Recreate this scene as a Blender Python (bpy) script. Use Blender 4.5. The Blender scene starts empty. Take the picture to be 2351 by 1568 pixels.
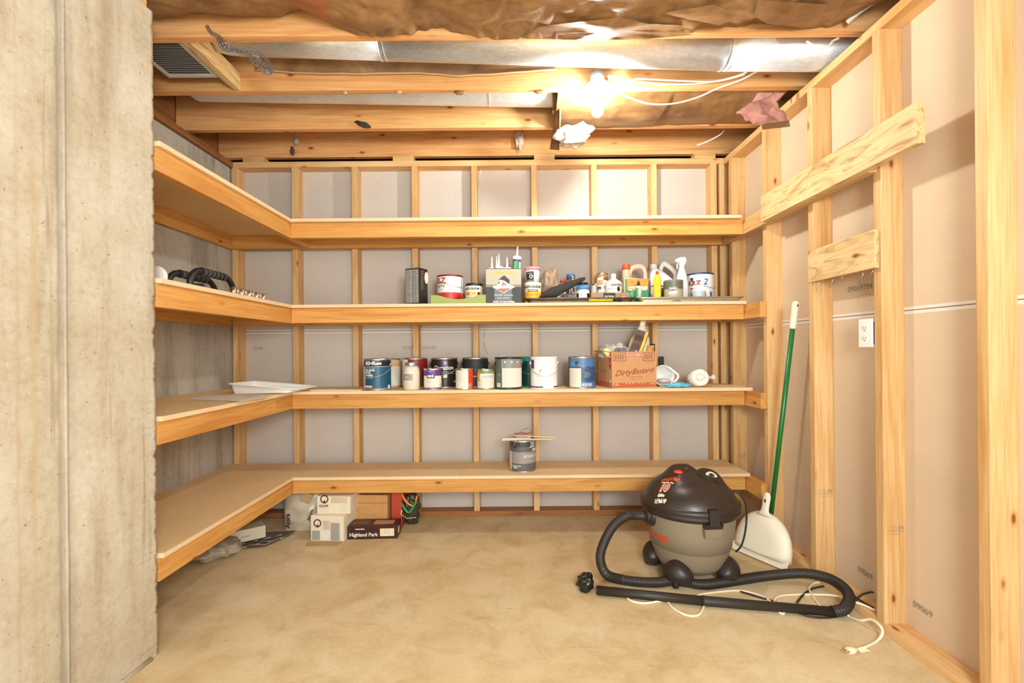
import bpy, bmesh, math, random
from mathutils import Vector, Matrix, noise
R = math.radians
sc = bpy.context.scene
C = sc.collection
# ------------------------------------------------------------------ camera
F_PX, CX, CY, ROLL, EYE = 1060.0, 1173.0, 803.0, R(0.5), 1.13
cam = bpy.data.objects.new('camera', bpy.data.cameras.new('camera'))
C.objects.link(cam)
cam.location = (0, 0, EYE)
cam.rotation_euler = (math.pi / 2, ROLL, 0)
cam.data.sensor_width = 36.0
cam.data.lens = 36.0 * F_PX / 2351.0
cam.data.shift_x = (1175.5 - CX) / 2351.0
cam.data.shift_y = (CY - 784.0) / 2351.0
cam.data.clip_start = 0.05
sc.camera = cam
# ------------------------------------------------------------------ light
w = bpy.data.worlds.new('world'); sc.world = w; w.use_nodes = True
w.node_tree.nodes['Background'].inputs[0].default_value = (0.90, 1.0, 0.98, 1)
w.node_tree.nodes['Background'].inputs[1].default_value = 1.15
BULB = 330.0
def lamp(name, loc, energy, radius, col):
    l = bpy.data.lights.new(name, 'POINT'); l.energy = energy; l.shadow_soft_size = radius; l.color = col
    o = bpy.data.objects.new(name, l); C.objects.link(o); o.location = loc
    return o
lamp('fill_light', (0.45, -0.65, 1.55), 92, 0.28, (0.90, 1.0, 0.99))  # unseen fill light added behind the camera to brighten the room
sc.view_settings.view_transform = 'Standard'
sc.view_settings.look = 'None'
sc.view_settings.gamma = 1.0
sc.view_settings.use_curve_mapping = False
sc.view_settings.exposure = 1.42
try:
    sc.cycles.use_denoising = True
    sc.cycles.max_bounces = 10
    sc.cycles.diffuse_bounces = 6
    sc.cycles.sample_clamp_indirect = 8
except Exception:
    pass

# ------------------------------------------------------------------ helpers
def at(px, py, Y):
    """world point seen at a photo pixel at distance Y in front of the camera"""
    dx = (px - CX) / F_PX; dy = -(py - CY) / F_PX
    c, s = math.cos(ROLL), math.sin(ROLL)
    return Vector(((dx * c + dy * s) * Y, Y, EYE + (-dx * s + dy * c) * Y))
def on(px, py, z):
    """world point seen at a photo pixel lying at height z"""
    dx = (px - CX) / F_PX; dy = -(py - CY) / F_PX
    c, s = math.cos(ROLL), math.sin(ROLL)
    Y = (z - EYE) / (-dx * s + dy * c)
    return Vector(((dx * c + dy * s) * Y, Y, z))
def xs(px, Y):
    return at(px, CY, Y).x
def srgb(*c):
    out = []
    for v in c:
        v = v / 255.0
        out.append(v / 12.92 if v <= 0.04045 else ((v + 0.055) / 1.055) ** 2.4)
    return tuple(out) + (1,)

MATS = {}
def mat(name, col, rough=0.6, metal=0.0, alpha=1.0, trans=0.0, vary=0.0, bump=0.0, bscale=60, emit=0.0, spec=None):
    if name in MATS: return MATS[name]
    m = bpy.data.materials.new(name); m.use_nodes = True
    nt = m.node_tree; b = nt.nodes['Principled BSDF']
    b.inputs['Base Color'].default_value = col
    b.inputs['Roughness'].default_value = rough
    b.inputs['Metallic'].default_value = metal
    if spec is not None: b.inputs['Specular IOR Level'].default_value = spec
    if alpha < 1: b.inputs['Alpha'].default_value = alpha
    if trans > 0: b.inputs['Transmission Weight'].default_value = trans; b.inputs['IOR'].default_value = 1.3
    if emit > 0:
        b.inputs['Emission Color'].default_value = col; b.inputs['Emission Strength'].default_value = emit
    if vary > 0 or bump > 0:
        tc = nt.nodes.new('ShaderNodeTexCoord')
        n = nt.nodes.new('ShaderNodeTexNoise'); n.inputs['Scale'].default_value = bscale
        n.inputs['Detail'].default_value = 5
        nt.links.new(tc.outputs['Object'], n.inputs['Vector'])
        if vary > 0:
            mx = nt.nodes.new('ShaderNodeMixRGB'); mx.blend_type = 'MULTIPLY'
            rp = nt.nodes.new('ShaderNodeValToRGB')
            rp.color_ramp.elements[0].position = 0.3; rp.color_ramp.elements[1].position = 0.7
            v = 1 - vary
            rp.color_ramp.elements[0].color = (v, v, v, 1); rp.color_ramp.elements[1].color = (1, 1, 1, 1)
            nt.links.new(n.outputs['Fac'], rp.inputs[0])
            mx.inputs[0].default_value = 1; mx.inputs[1].default_value = col
            nt.links.new(rp.outputs[0], mx.inputs[2]); nt.links.new(mx.outputs[0], b.inputs['Base Color'])
        if bump > 0:
            bp = nt.nodes.new('ShaderNodeBump'); bp.inputs['Strength'].default_value = bump
            bp.inputs['Distance'].default_value = 0.004
            nt.links.new(n.outputs['Fac'], bp.inputs['Height']); nt.links.new(bp.outputs[0], b.inputs['Normal'])
    MATS[name] = m
    return m
def nodes_of(name):
    m = bpy.data.materials.new(name); m.use_nodes = True; MATS[name] = m
    nt = m.node_tree
    return m, nt, nt.nodes['Principled BSDF']
def ramp(nt, stops):
    r = nt.nodes.new('ShaderNodeValToRGB'); e = r.color_ramp.elements
    while len(e) < len(stops): e.new(0.5)
    for i, (p, c) in enumerate(stops): e[i].position = p; e[i].color = c
    return r
def mixn(nt, kind, fac, a, b):
    x = nt.nodes.new('ShaderNodeMixRGB'); x.blend_type = kind
    for i, v in enumerate((fac, a, b)):
        if isinstance(v, bpy.types.NodeSocket): nt.links.new(v, x.inputs[i])
        else: x.inputs[i].default_value = v
    return x.outputs[0]
def noisen(nt, vec, scale, detail=4, rough=0.5, dist=0.0):
    n = nt.nodes.new('ShaderNodeTexNoise'); n.inputs['Scale'].default_value = scale
    n.inputs['Detail'].default_value = detail; n.inputs['Roughness'].default_value = rough
    n.inputs['Distortion'].default_value = dist
    nt.links.new(vec, n.inputs['Vector']); return n.outputs['Fac']
def mapn(nt, vec, scale, loc=(0, 0, 0)):
    n = nt.nodes.new('ShaderNodeMapping'); n.inputs['Scale'].default_value = scale
    n.inputs['Location'].default_value = loc
    nt.links.new(vec, n.inputs['Vector']); return n.outputs[0]

def wood(name, light, dark, knot=(0.16, 0.055, 0.02, 1), rough=0.55, knots=True, swirl=False):
    """sawn timber, the grain runs along the board's local X"""
    m, nt, b = nodes_of(name)
    tc = nt.nodes.new('ShaderNodeTexCoord'); oi = nt.nodes.new('ShaderNodeObjectInfo')
    mu = nt.nodes.new('ShaderNodeMath'); mu.operation = 'MULTIPLY'; mu.inputs[1].default_value = 37.0
    nt.links.new(oi.outputs['Random'], mu.inputs[0])
    add = nt.nodes.new('ShaderNodeVectorMath'); add.operation = 'ADD'
    nt.links.new(tc.outputs['Object'], add.inputs[0]); nt.links.new(mu.outputs[0], add.inputs[1])
    v = add.outputs[0]
    band = noisen(nt, mapn(nt, v, (3.2, 30, 16)), 1.0, 3, 0.5, 2.4) if swirl else noisen(nt, mapn(nt, v, (1.1, 17, 17)), 1.0, 3, 0.5, 0.9)
    fine = noisen(nt, mapn(nt, v, (5, 160, 160)), 1.0, 3, 0.6, 0.2)
    blot = noisen(nt, mapn(nt, v, (1.6, 5, 5)), 1.0, 2)
    r1 = ramp(nt, [(0.30, dark), (0.5, light), (0.62, light), (0.75, dark)])
    nt.links.new(band, r1.inputs[0])
    r2 = ramp(nt, [(0.35, (0.86, 0.80, 0.72, 1)), (0.6, (1, 1, 1, 1))]); nt.links.new(fine, r2.inputs[0])
    r3 = ramp(nt, [(0.35, (0.90, 0.82, 0.72, 1)), (0.65, (1, 1, 1, 1))]); nt.links.new(blot, r3.inputs[0])
    col = mixn(nt, 'MULTIPLY', 1.0, r1.outputs[0], r2.outputs[0])
    col = mixn(nt, 'MULTIPLY', 1.0, col, r3.outputs[0])
    tone = nt.nodes.new('ShaderNodeMapRange'); tone.inputs['To Min'].default_value = 0.88; tone.inputs['To Max'].default_value = 1.06
    nt.links.new(oi.outputs['Random'], tone.inputs['Value'])
    col = mixn(nt, 'MULTIPLY', 1.0, col, tone.outputs[0])
    if knots:
        vo = nt.nodes.new('ShaderNodeTexVoronoi'); vo.inputs['Scale'].default_value = 1.0
        nt.links.new(mapn(nt, v, (4.6, 11, 11)), vo.inputs['Vector'])
        rh = ramp(nt, [(0.08, (0.7, 0.7, 0.7, 1)), (0.16, (0, 0, 0, 1))]); nt.links.new(vo.outputs['Distance'], rh.inputs[0])
        col = mixn(nt, 'MIX', rh.outputs[0], col, (dark[0] * 0.85, dark[1] * 0.55, dark[2] * 0.4, 1))
        rk = ramp(nt, [(0.05, (0.9, 0.9, 0.9, 1)), (0.09, (0, 0, 0, 1))]); nt.links.new(vo.outputs['Distance'], rk.inputs[0])
        col = mixn(nt, 'MIX', rk.outputs[0], col, knot)
    nt.links.new(col, b.inputs['Base Color'])
    b.inputs['Roughness'].default_value = rough; b.inputs['Specular IOR Level'].default_value = 0.3
    bp = nt.nodes.new('ShaderNodeBump'); bp.inputs['Strength'].default_value = 0.15; bp.inputs['Distance'].default_value = 0.002
    nt.links.new(fine, bp.inputs['Height']); nt.links.new(bp.outputs[0], b.inputs['Normal'])
    return m
WOOD = wood('pine', (0.75, 0.485, 0.235, 1), (0.63, 0.35, 0.13, 1))
JOIST = wood('joist_pine', (0.76, 0.41, 0.175, 1), (0.60, 0.27, 0.095, 1))
RAIL = wood('rail_pine', (0.73, 0.385, 0.115, 1), (0.60, 0.26, 0.06, 1))
AGED = wood('aged_pine', (0.40, 0.17, 0.06, 1), (0.28, 0.10, 0.035, 1))
PLANK = wood('plank_pine', (0.82, 0.60, 0.32, 1), (0.46, 0.25, 0.10, 1), swirl=True)
RIM = wood('rim_pine', (0.34, 0.15, 0.06, 1), (0.22, 0.09, 0.03, 1))

def concrete_mat(name, c1, c2, stain, streak=(3.5, 3.5, 0.5), rough=0.8, seams=None, lines=False):
    m, nt, b = nodes_of(name)
    tc = nt.nodes.new('ShaderNodeTexCoord'); v = tc.outputs['Object']
    big = noisen(nt, v, 1.6, 6, 0.6)
    st = noisen(nt, mapn(nt, v, streak), 2.2, 6, 0.65)
    fn = noisen(nt, v, 45, 5, 0.7)
    r = ramp(nt, [(0.35, c1), (0.65, c2)]); nt.links.new(big, r.inputs[0])
    rs = ramp(nt, [(0.50, (0, 0, 0, 1)), (0.72, (0.75, 0.75, 0.75, 1))]); nt.links.new(st, rs.inputs[0])
    col = mixn(nt, 'MIX', rs.outputs[0], r.outputs[0], stain)
    rf = ramp(nt, [(0.3, (0.86, 0.84, 0.80, 1)), (0.55, (1, 1, 1, 1))]); nt.links.new(fn, rf.inputs[0])
    col = mixn(nt, 'MULTIPLY', 1.0, col, rf.outputs[0])
    # pits
    vo = nt.nodes.new('ShaderNodeTexVoronoi'); vo.inputs['Scale'].default_value = 22
    nt.links.new(v, vo.inputs['Vector'])
    rp = ramp(nt, [(0.0, (0.55, 0.48, 0.38, 1)), (0.085, (1, 1, 1, 1))]); nt.links.new(vo.outputs['Distance'], rp.inputs[0])
    col = mixn(nt, 'MULTIPLY', 0.25 if lines else 0.7, col, rp.outputs[0])
    if lines:
        l1 = noisen(nt, mapn(nt, v, (26, 26, 0.9)), 1.0, 3, 0.5); rl = ramp(nt, [(0.30, (0.72, 0.64, 0.54, 1)), (0.36, (1, 1, 1, 1))]); nt.links.new(l1, rl.inputs[0])
        col = mixn(nt, 'MULTIPLY', 0.7, col, rl.outputs[0])
        sp1 = noisen(nt, v, 75, 3, 0.6); rs1 = ramp(nt, [(0.27, (0.5, 0.43, 0.33, 1)), (0.33, (1, 1, 1, 1)), (0.66, (1, 1, 1, 1)), (0.71, (1.25, 1.25, 1.25, 1))]); nt.links.new(sp1, rs1.inputs[0])
        col = mixn(nt, 'MULTIPLY', 1.0, col, rs1.outputs[0])
        md = noisen(nt, mapn(nt, v, (1, 1, 0.6)), 5, 5, 0.6); rm1 = ramp(nt, [(0.38, (0.86, 0.82, 0.76, 1)), (0.6, (1, 1, 1, 1))]); nt.links.new(md, rm1.inputs[0])
        col = mixn(nt, 'MULTIPLY', 1.0, col, rm1.outputs[0])
    if seams:
        sp = nt.nodes.new('ShaderNodeSeparateXYZ'); nt.links.new(v, sp.inputs[0])
        wob = noisen(nt, mapn(nt, v, (1, 1, 2.5)), 3.0, 6, 0.7)
        for y0, wd, darkc in seams:
            a = nt.nodes.new('ShaderNodeMath'); a.operation = 'ADD'; a.inputs[1].default_value = -y0
            nt.links.new(sp.outputs['Y'], a.inputs[0])
            w_ = nt.nodes.new('ShaderNodeMath'); w_.operation = 'MULTIPLY_ADD'; w_.inputs[1].default_value = wd * 2.2; w_.inputs[2].default_value = -wd * 1.1
            nt.links.new(wob, w_.inputs[0])
            s = nt.nodes.new('ShaderNodeMath'); s.operation = 'ADD'
            nt.links.new(a.outputs[0], s.inputs[0]); nt.links.new(w_.outputs[0], s.inputs[1])
            ab = nt.nodes.new('ShaderNodeMath'); ab.operation = 'ABSOLUTE'; nt.links.new(s.outputs[0], ab.inputs[0])
            mr = nt.nodes.new('ShaderNodeMapRange'); mr.inputs['From Max'].default_value = wd
            mr.inputs['To Min'].default_value = 0.85; mr.inputs['To Max'].default_value = 0.0
            nt.links.new(ab.outputs[0], mr.inputs['Value'])
            mm = nt.nodes.new('ShaderNodeMath'); mm.operation = 'MULTIPLY'
            nt.links.new(mr.outputs[0], mm.inputs[0])
            fac = ramp(nt, [(0.35, (0.2, 0.2, 0.2, 1)), (0.65, (1, 1, 1, 1))]); nt.links.new(st, fac.inputs[0])
            nt.links.new(fac.outputs[0], mm.inputs[1])
            col = mixn(nt, 'MIX', mm.outputs[0], col, darkc)
    nt.links.new(col, b.inputs['Base Color']); b.inputs['Roughness'].default_value = rough
    b.inputs['Specular IOR Level'].default_value = 0.25
    bp = nt.nodes.new('ShaderNodeBump'); bp.inputs['Strength'].default_value = 0.12; bp.inputs['Distance'].default_value = 0.003
    nt.links.new(fn, bp.inputs['Height']); nt.links.new(bp.outputs[0], b.inputs['Normal'])
    return m
CONC_NEAR = concrete_mat('concrete_near', (0.46, 0.385, 0.285, 1), (0.56, 0.50, 0.41, 1), (0.36, 0.27, 0.18, 1), streak=(4, 4, 0.5), lines=True,
                         seams=[(1.392, 0.008, (0.18, 0.13, 0.09, 1)), (1.405, 0.040, (0.27, 0.23, 0.18, 1)), (1.285, 0.008, (0.42, 0.29, 0.16, 1)), (1.325, 0.010, (0.44, 0.32, 0.18, 1))])
CONC_FAR = concrete_mat('concrete_far', (0.42, 0.38, 0.32, 1), (0.52, 0.47, 0.41, 1), (0.22, 0.19, 0.15, 1), streak=(4, 4, 0.35))
def floor_mat():
    m, nt, b = nodes_of('floor_concrete')
    tc = nt.nodes.new('ShaderNodeTexCoord'); v = tc.outputs['Object']
    big = noisen(nt, v, 1.5, 7, 0.62, 0.4); mid = noisen(nt, v, 6.0, 6, 0.65, 0.6); fn = noisen(nt, v, 60, 4, 0.6)
    r = ramp(nt, [(0.30, (0.55, 0.40, 0.215, 1)), (0.5, (0.66, 0.505, 0.30, 1)), (0.72, (0.72, 0.60, 0.41, 1))]); nt.links.new(big, r.inputs[0])
    rm = ramp(nt, [(0.33, (0.80, 0.72, 0.60, 1)), (0.55, (1, 1, 1, 1))]); nt.links.new(mid, rm.inputs[0])
    col = mixn(nt, 'MULTIPLY', 0.8, r.outputs[0], rm.outputs[0])
    # rusty smears in one direction
    sm = noisen(nt, mapn(nt, v, (2.2, 8, 1)), 2.0, 5, 0.6, 1.2)
    rs = ramp(nt, [(0.66, (0, 0, 0, 1)), (0.74, (0.55, 0.55, 0.55, 1))]); nt.links.new(sm, rs.inputs[0])
    col = mixn(nt, 'MIX', rs.outputs[0], col, (0.40, 0.22, 0.07, 1))
    rf = ramp(nt, [(0.3, (0.93, 0.92, 0.90, 1)), (0.6, (1, 1, 1, 1))]); nt.links.new(fn, rf.inputs[0])
    col = mixn(nt, 'MULTIPLY', 1.0, col, rf.outputs[0])
    nt.links.new(col, b.inputs['Base Color']); b.inputs['Roughness'].default_value = 0.62
    b.inputs['Specular IOR Level'].default_value = 0.3
    bp = nt.nodes.new('ShaderNodeBump'); bp.inputs['Strength'].default_value = 0.12; bp.inputs['Distance'].default_value = 0.004
    nt.links.new(mid, bp.inputs['Height']); nt.links.new(bp.outputs[0], b.inputs['Normal'])
    return m
FLOOR = floor_mat()
def dry_mat(name, col):
    m, nt, b = nodes_of(name)
    tc = nt.nodes.new('ShaderNodeTexCoord'); v = tc.outputs['Object']
    a = noisen(nt, mapn(nt, v, (1, 1, 2.5)), 2.0, 5, 0.6); f = noisen(nt, v, 140, 3)
    r = ramp(nt, [(0.3, tuple(c * 0.93 for c in col[:3]) + (1,)), (0.7, col)]); nt.links.new(a, r.inputs[0])
    rf = ramp(nt, [(0.3, (0.94, 0.94, 0.94, 1)), (0.6, (1, 1, 1, 1))]); nt.links.new(f, rf.inputs[0])
    nt.links.new(mixn(nt, 'MULTIPLY', 1.0, r.outputs[0], rf.outputs[0]), b.inputs['Base Color'])
    b.inputs['Roughness'].default_value = 0.85; b.inputs['Specular IOR Level'].default_value = 0.15
    return m
DRY_BACK = dry_mat('drywall_grey_paper', (0.580, 0.495, 0.435, 1))
DRY_RIGHT = dry_mat('drywall_tan_paper', (0.66, 0.495, 0.350, 1))
def board_mat(name, c1, c2):
    m, nt, b = nodes_of(name)
    tc = nt.nodes.new('ShaderNodeTexCoord'); v = tc.outputs['Object']
    a = noisen(nt, v, 3.0, 4); f = noisen(nt, v, 120, 4)
    r = ramp(nt, [(0.3, c1), (0.7, c2)]); nt.links.new(a, r.inputs[0])
    rf = ramp(nt, [(0.3, (0.9, 0.88, 0.86, 1)), (0.6, (1, 1, 1, 1))]); nt.links.new(f, rf.inputs[0])
    nt.links.new(mixn(nt, 'MULTIPLY', 1.0, r.outputs[0], rf.outputs[0]), b.inputs['Base Color'])
    b.inputs['Roughness'].default_value = 0.6; b.inputs['Specular IOR Level'].default_value = 0.3
    return m
MDF = board_mat('particle_board', (0.74, 0.51, 0.26, 1), (0.82, 0.59, 0.32, 1))
MDF_EDGE = board_mat('particle_board_edge', (0.74, 0.52, 0.31, 1), (0.80, 0.59, 0.38, 1))
def kraft_mat(name, red=True):
    m, nt, b = nodes_of(name)
    tc = nt.nodes.new('ShaderNodeTexCoord'); v = tc.outputs['Object']
    a = noisen(nt, v, 5.0, 6, 0.6, 1.0); f = noisen(nt, mapn(nt, v, (1, 8, 8)), 25, 4)
    r = ramp(nt, [(0.3, (0.15, 0.065, 0.022, 1)), (0.52, (0.26, 0.125, 0.045, 1)), (0.75, (0.38, 0.21, 0.085, 1))]); nt.links.new(a, r.inputs[0])
    col = r.outputs[0]
    if red:
        sp = nt.nodes.new('ShaderNodeTexNoise'); sp.inputs['Scale'].default_value = 1.7
        nt.links.new(mapn(nt, v, (1.4, 0.3, 0.3), (3.1, 0, 0)), sp.inputs['Vector'])
        rs = ramp(nt, [(0.66, (0, 0, 0, 1)), (0.675, (0.5, 0.55, 0.55, 1))]); nt.links.new(sp.outputs['Fac'], rs.inputs[0])
        col = mixn(nt, 'MIX', rs.outputs[0], col, (0.42, 0.10, 0.045, 1))
    rf = ramp(nt, [(0.3, (0.85, 0.85, 0.85, 1)), (0.6, (1, 1, 1, 1))]); nt.links.new(f, rf.inputs[0])
    nt.links.new(mixn(nt, 'MULTIPLY', 1.0, col, rf.outputs[0]), b.inputs['Base Color'])
    b.inputs['Roughness'].default_value = 0.5
    return m
KRAFT = kraft_mat('kraft_paper')
def galv():
    m, nt, b = nodes_of('galvanised_steel')
    tc = nt.nodes.new('ShaderNodeTexCoord'); v = tc.outputs['Object']
    a = noisen(nt, mapn(nt, v, (1, 3, 3)), 30, 5, 0.7, 0.5); c = noisen(nt, mapn(nt, v, (0.4, 3, 3)), 5, 4)
    r = ramp(nt, [(0.3, (0.62, 0.66, 0.72, 1)), (0.7, (0.86, 0.90, 0.95, 1))]); nt.links.new(a, r.inputs[0])
    nt.links.new(r.outputs[0], b.inputs['Base Color'])
    rr = ramp(nt, [(0.3, (0.30, 0.30, 0.30, 1)), (0.7, (0.52, 0.52, 0.52, 1))]); nt.links.new(c, rr.inputs[0])
    nt.links.new(rr.outputs[0], b.inputs['Roughness']); b.inputs['Metallic'].default_value = 0.62
    bp = nt.nodes.new('ShaderNodeBump'); bp.inputs['Strength'].default_value = 0.1; bp.inputs['Distance'].default_value = 0.002
    nt.links.new(a, bp.inputs['Height']); nt.links.new(bp.outputs[0], b.inputs['Normal'])
    return m
GALV = galv()
STEEL = mat('tin_rim', (0.62, 0.61, 0.60, 1), 0.28, 0.95)
CHROME = mat('chrome', (0.75, 0.75, 0.76, 1), 0.12, 1.0)
WIRE = mat('bail_wire', (0.55, 0.54, 0.52, 1), 0.35, 0.9)
BLACK = mat('black_plastic', (0.016, 0.015, 0.015, 1), 0.42)
INK = mat('black_ink', (0.015, 0.014, 0.014, 1), 0.6)
WHITE = mat('white_paint', (0.80, 0.78, 0.74, 1), 0.45)
PAPER = mat('white_paper', (0.74, 0.70, 0.63, 1), 0.7)
CREAM = mat('cream_label', (0.72, 0.66, 0.56, 1), 0.6)
RED = mat('red_print', (0.58, 0.03, 0.025, 1), 0.45)
ORANGE = mat('orange_print', (0.80, 0.22, 0.03, 1), 0.45)
YELLOW = mat('yellow_print', (0.80, 0.50, 0.03, 1), 0.45)
BLUE = mat('blue_print', (0.03, 0.13, 0.42, 1), 0.45)
GREEN = mat('green_print', (0.03, 0.25, 0.09, 1), 0.45)
GREYT = mat('grey_print', (0.34, 0.32, 0.30, 1), 0.6)
PURPLE = mat('purple_print', (0.11, 0.035, 0.22, 1), 0.45)
WPLAST = mat('white_plastic', (0.82, 0.79, 0.74, 1), 0.38)
CARD = mat('cardboard', (0.48, 0.29, 0.13, 1), 0.75, vary=0.12, bscale=18)
GLASS = mat('clear_glass', (0.93, 0.95, 0.95, 1), 0.06, alpha=0.32)
FILM = mat('clear_film', (0.85, 0.83, 0.80, 1), 0.18, alpha=0.42, bump=1.0, bscale=40)

class MB:
    """collects shapes into one mesh with several material slots"""
    def __init__(self): self.bm = bmesh.new(); self.mats = []
    def slot(self, m):
        if m not in self.mats: self.mats.append(m)
        return self.mats.index(m)
    def face(self, vs, m, smooth=False):
        try: f = self.bm.faces.new(vs)
        except ValueError: return None
        f.material_index = self.slot(m); f.smooth = smooth; return f
    def box(self, x0, x1, y0, y1, z0, z1, m, bev=0.0):
        vs = [self.bm.verts.new((x, y, z)) for z in (z0, z1) for y in (y0, y1) for x in (x0, x1)]
        fs = [self.face([vs[i] for i in q], m) for q in ((0, 2, 3, 1), (4, 5, 7, 6), (0, 1, 5, 4), (2, 6, 7, 3), (0, 4, 6, 2), (1, 3, 7, 5))]
        if bev > 0:
            es = list({e for f in fs for e in f.edges})
            bmesh.ops.bevel(self.bm, geom=es, offset=bev, segments=2, profile=0.6, affect='EDGES')
        return self
    def hexa(self, pts, m):
        vs = [self.bm.verts.new(p) for p in pts]      # 4 bottom, 4 top, both counter-clockwise
        for q in ((3, 2, 1, 0), (4, 5, 6, 7), (0, 1, 5, 4), (1, 2, 6, 5), (2, 3, 7, 6), (3, 0, 4, 7)): self.face([vs[i] for i in q], m)
        return self
    def lathe(self, prof, m, n=32, c=(0, 0, 0), M=None, capb=True, capt=True, sx=1, sy=1):
        rings = []
        for r, z in prof:
            ring = []
            for k in range(n):
                a = 2 * math.pi * k / n
                p = Vector((c[0] + r * math.sin(a) * sx, c[1] - r * math.cos(a) * sy, c[2] + z))
                if M is not None: p = M @ p
                ring.append(self.bm.verts.new(p))
            rings.append(ring)
        for i in range(len(rings) - 1):
            for k in range(n):
                self.face([rings[i][k], rings[i][(k + 1) % n], rings[i + 1][(k + 1) % n], rings[i + 1][k]], m, True)
        if capb: self.face(list(reversed(rings[0])), m)
        if capt: self.face(rings[-1], m)
        return self
    def tube(self, pts, r, m, n=10, closed=False, cap=True):
        pts = [Vector(p) for p in pts]; N = len(pts); rings = []
        rr = r if isinstance(r, (list, tuple)) else [r] * N
        up = None
        for i in range(N):
            if closed: t = (pts[(i + 1) % N] - pts[i - 1])
            else: t = pts[min(i + 1, N - 1)] - pts[max(i - 1, 0)]
            t.normalize()
            if up is None:
                up = Vector((0, 0, 1)) if abs(t.z) < 0.9 else Vector((1, 0, 0))
            s = t.cross(up)
            if s.length < 1e-6: s = t.cross(Vector((0.3, 1, 0.2)))
            s.normalize(); up = s.cross(t).normalized()
            rings.append([self.bm.verts.new(pts[i] + (s * math.cos(2 * math.pi * k / n) + up * math.sin(2 * math.pi * k / n)) * rr[i]) for k in range(n)])
        for i in range(N if closed else N - 1):
            a, b_ = rings[i], rings[(i + 1) % N]
            for k in range(n): self.face([a[k], a[(k + 1) % n], b_[(k + 1) % n], b_[k]], m, True)
        if cap and not closed:
            self.face(list(reversed(rings[0])), m); self.face(rings[-1], m)
        return self
    def prism(self, pts, h, m, M, m_side=None):
        """2D outline (counter-clockwise) extruded by h along local z, mapped by M"""
        a = [self.bm.verts.new(M @ Vector((x, y, 0))) for x, y in pts]
        b_ = [self.bm.verts.new(M @ Vector((x, y, h))) for x, y in pts]
        self.face(list(reversed(a)), m); self.face(b_, m)
        n = len(pts)
        for i in range(n): self.face([a[i], a[(i + 1) % n], b_[(i + 1) % n], b_[i]], m_side or m)
        return self
    def patch(self, r, a0, a1, z0, z1, m, c=(0, 0), r2=None):
        n = max(2, int(abs(a1 - a0) / 8)); lo = []; hi = []
        for i in range(n + 1):
            a = R(a0 + (a1 - a0) * i / n)
            lo.append(self.bm.verts.new((c[0] + r * math.sin(a), c[1] - r * math.cos(a), z0)))
            q = r2 or r
            hi.append(self.bm.verts.new((c[0] + q * math.sin(a), c[1] - q * math.cos(a), z1)))
        for i in range(n): self.face([lo[i], lo[i + 1], hi[i + 1], hi[i]], m, True)
        return self
    def quad(self, pts, m):
        self.face([self.bm.verts.new(p) for p in pts], m); return self
    def grid(self, nu, nv, fn, m, smooth=True, thick=0.0):
        g = [[self.bm.verts.new(fn(i / nu, j / nv)) for j in range(nv + 1)] for i in range(nu + 1)]
        for i in range(nu):
            for j in range(nv): self.face([g[i][j], g[i + 1][j], g[i + 1][j + 1], g[i][j + 1]], m, smooth)
        return g
    def text(self, s, size, fn, m, align='CENTER', bold=0.0, shear=0.0):
        cu = bpy.data.curves.new('t', 'FONT'); cu.body = s; cu.size = size; cu.align_x = align; cu.align_y = 'CENTER'
        cu.offset = bold; cu.shear = shear; cu.resolution_u = 3
        ob = bpy.data.objects.new('t', cu)
        me = ob.to_mesh()
        if me is not None:
            tb = bmesh.new(); tb.from_mesh(me)
            if size > 0.010 and tb.verts:
                x0_, x1_ = min(v.co.x for v in tb.verts), max(v.co.x for v in tb.verts); y0_, y1_ = min(v.co.y for v in tb.verts), max(v.co.y for v in tb.verts)
                k = x0_ + 0.005
                while k < x1_:
                    bmesh.ops.bisect_plane(tb, geom=list(tb.verts) + list(tb.edges) + list(tb.faces), plane_co=(k, 0, 0), plane_no=(1, 0, 0)); k += 0.005
                k = y0_ + 0.009
                while k < y1_:
                    bmesh.ops.bisect_plane(tb, geom=list(tb.verts) + list(tb.edges) + list(tb.faces), plane_co=(0, k, 0), plane_no=(0, 1, 0)); k += 0.009
            tb.verts.index_update()
            vs = [self.bm.verts.new(fn(v.co.x, v.co.y)) for v in tb.verts]
            for p in tb.faces: self.face([vs[v.index] for v in p.verts], m)
            tb.free(); ob.to_mesh_clear()
        bpy.data.objects.remove(ob); bpy.data.curves.remove(cu)
        return self
    def build(self, name, parent=None, loc=(0, 0, 0), rot=(0, 0, 0), normals=True):
        if normals: pass
        me = bpy.data.meshes.new(name); self.bm.to_mesh(me); self.bm.free()
        for m in self.mats: me.materials.append(m)
        o = bpy.data.objects.new(name, me); C.objects.link(o)
        o.location = loc; o.rotation_euler = rot
        if parent: o.parent = parent
        return o
def cylf(r, ang, z0, tilt=0.0, c=(0, 0)):
    """text mapping round a cylinder"""
    def f(x, y):
        x, y = x * math.cos(tilt) - y * math.sin(tilt), x * math.sin(tilt) + y * math.cos(tilt)
        a = R(ang) + x / r
        return Vector((c[0] + r * math.sin(a), c[1] - r * math.cos(a), z0 + y))
    return f
def planef(o, u, v):
    o, u, v = Vector(o), Vector(u).normalized(), Vector(v).normalized()
    return lambda x, y: o + u * x + v * y
def thing(name, label, cat, loc=(0, 0, 0), rz=0.0, group=None):
    o = bpy.data.objects.new(name, None); o.empty_display_size = 0.05; C.objects.link(o)
    o.location = loc; o.rotation_euler = (0, 0, rz); o['label'] = label; o['category'] = cat
    if group: o['group'] = group
    return o
def tag(o, label, cat, group=None, kind=None):
    o['label'] = label; o['category'] = cat
    if group: o['group'] = group
    if kind: o['kind'] = kind
    return o
def structure(name, loc=(0, 0, 0)):
    o = bpy.data.objects.new(name, None); C.objects.link(o); o.location = loc; o['kind'] = 'structure'; return o
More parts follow.
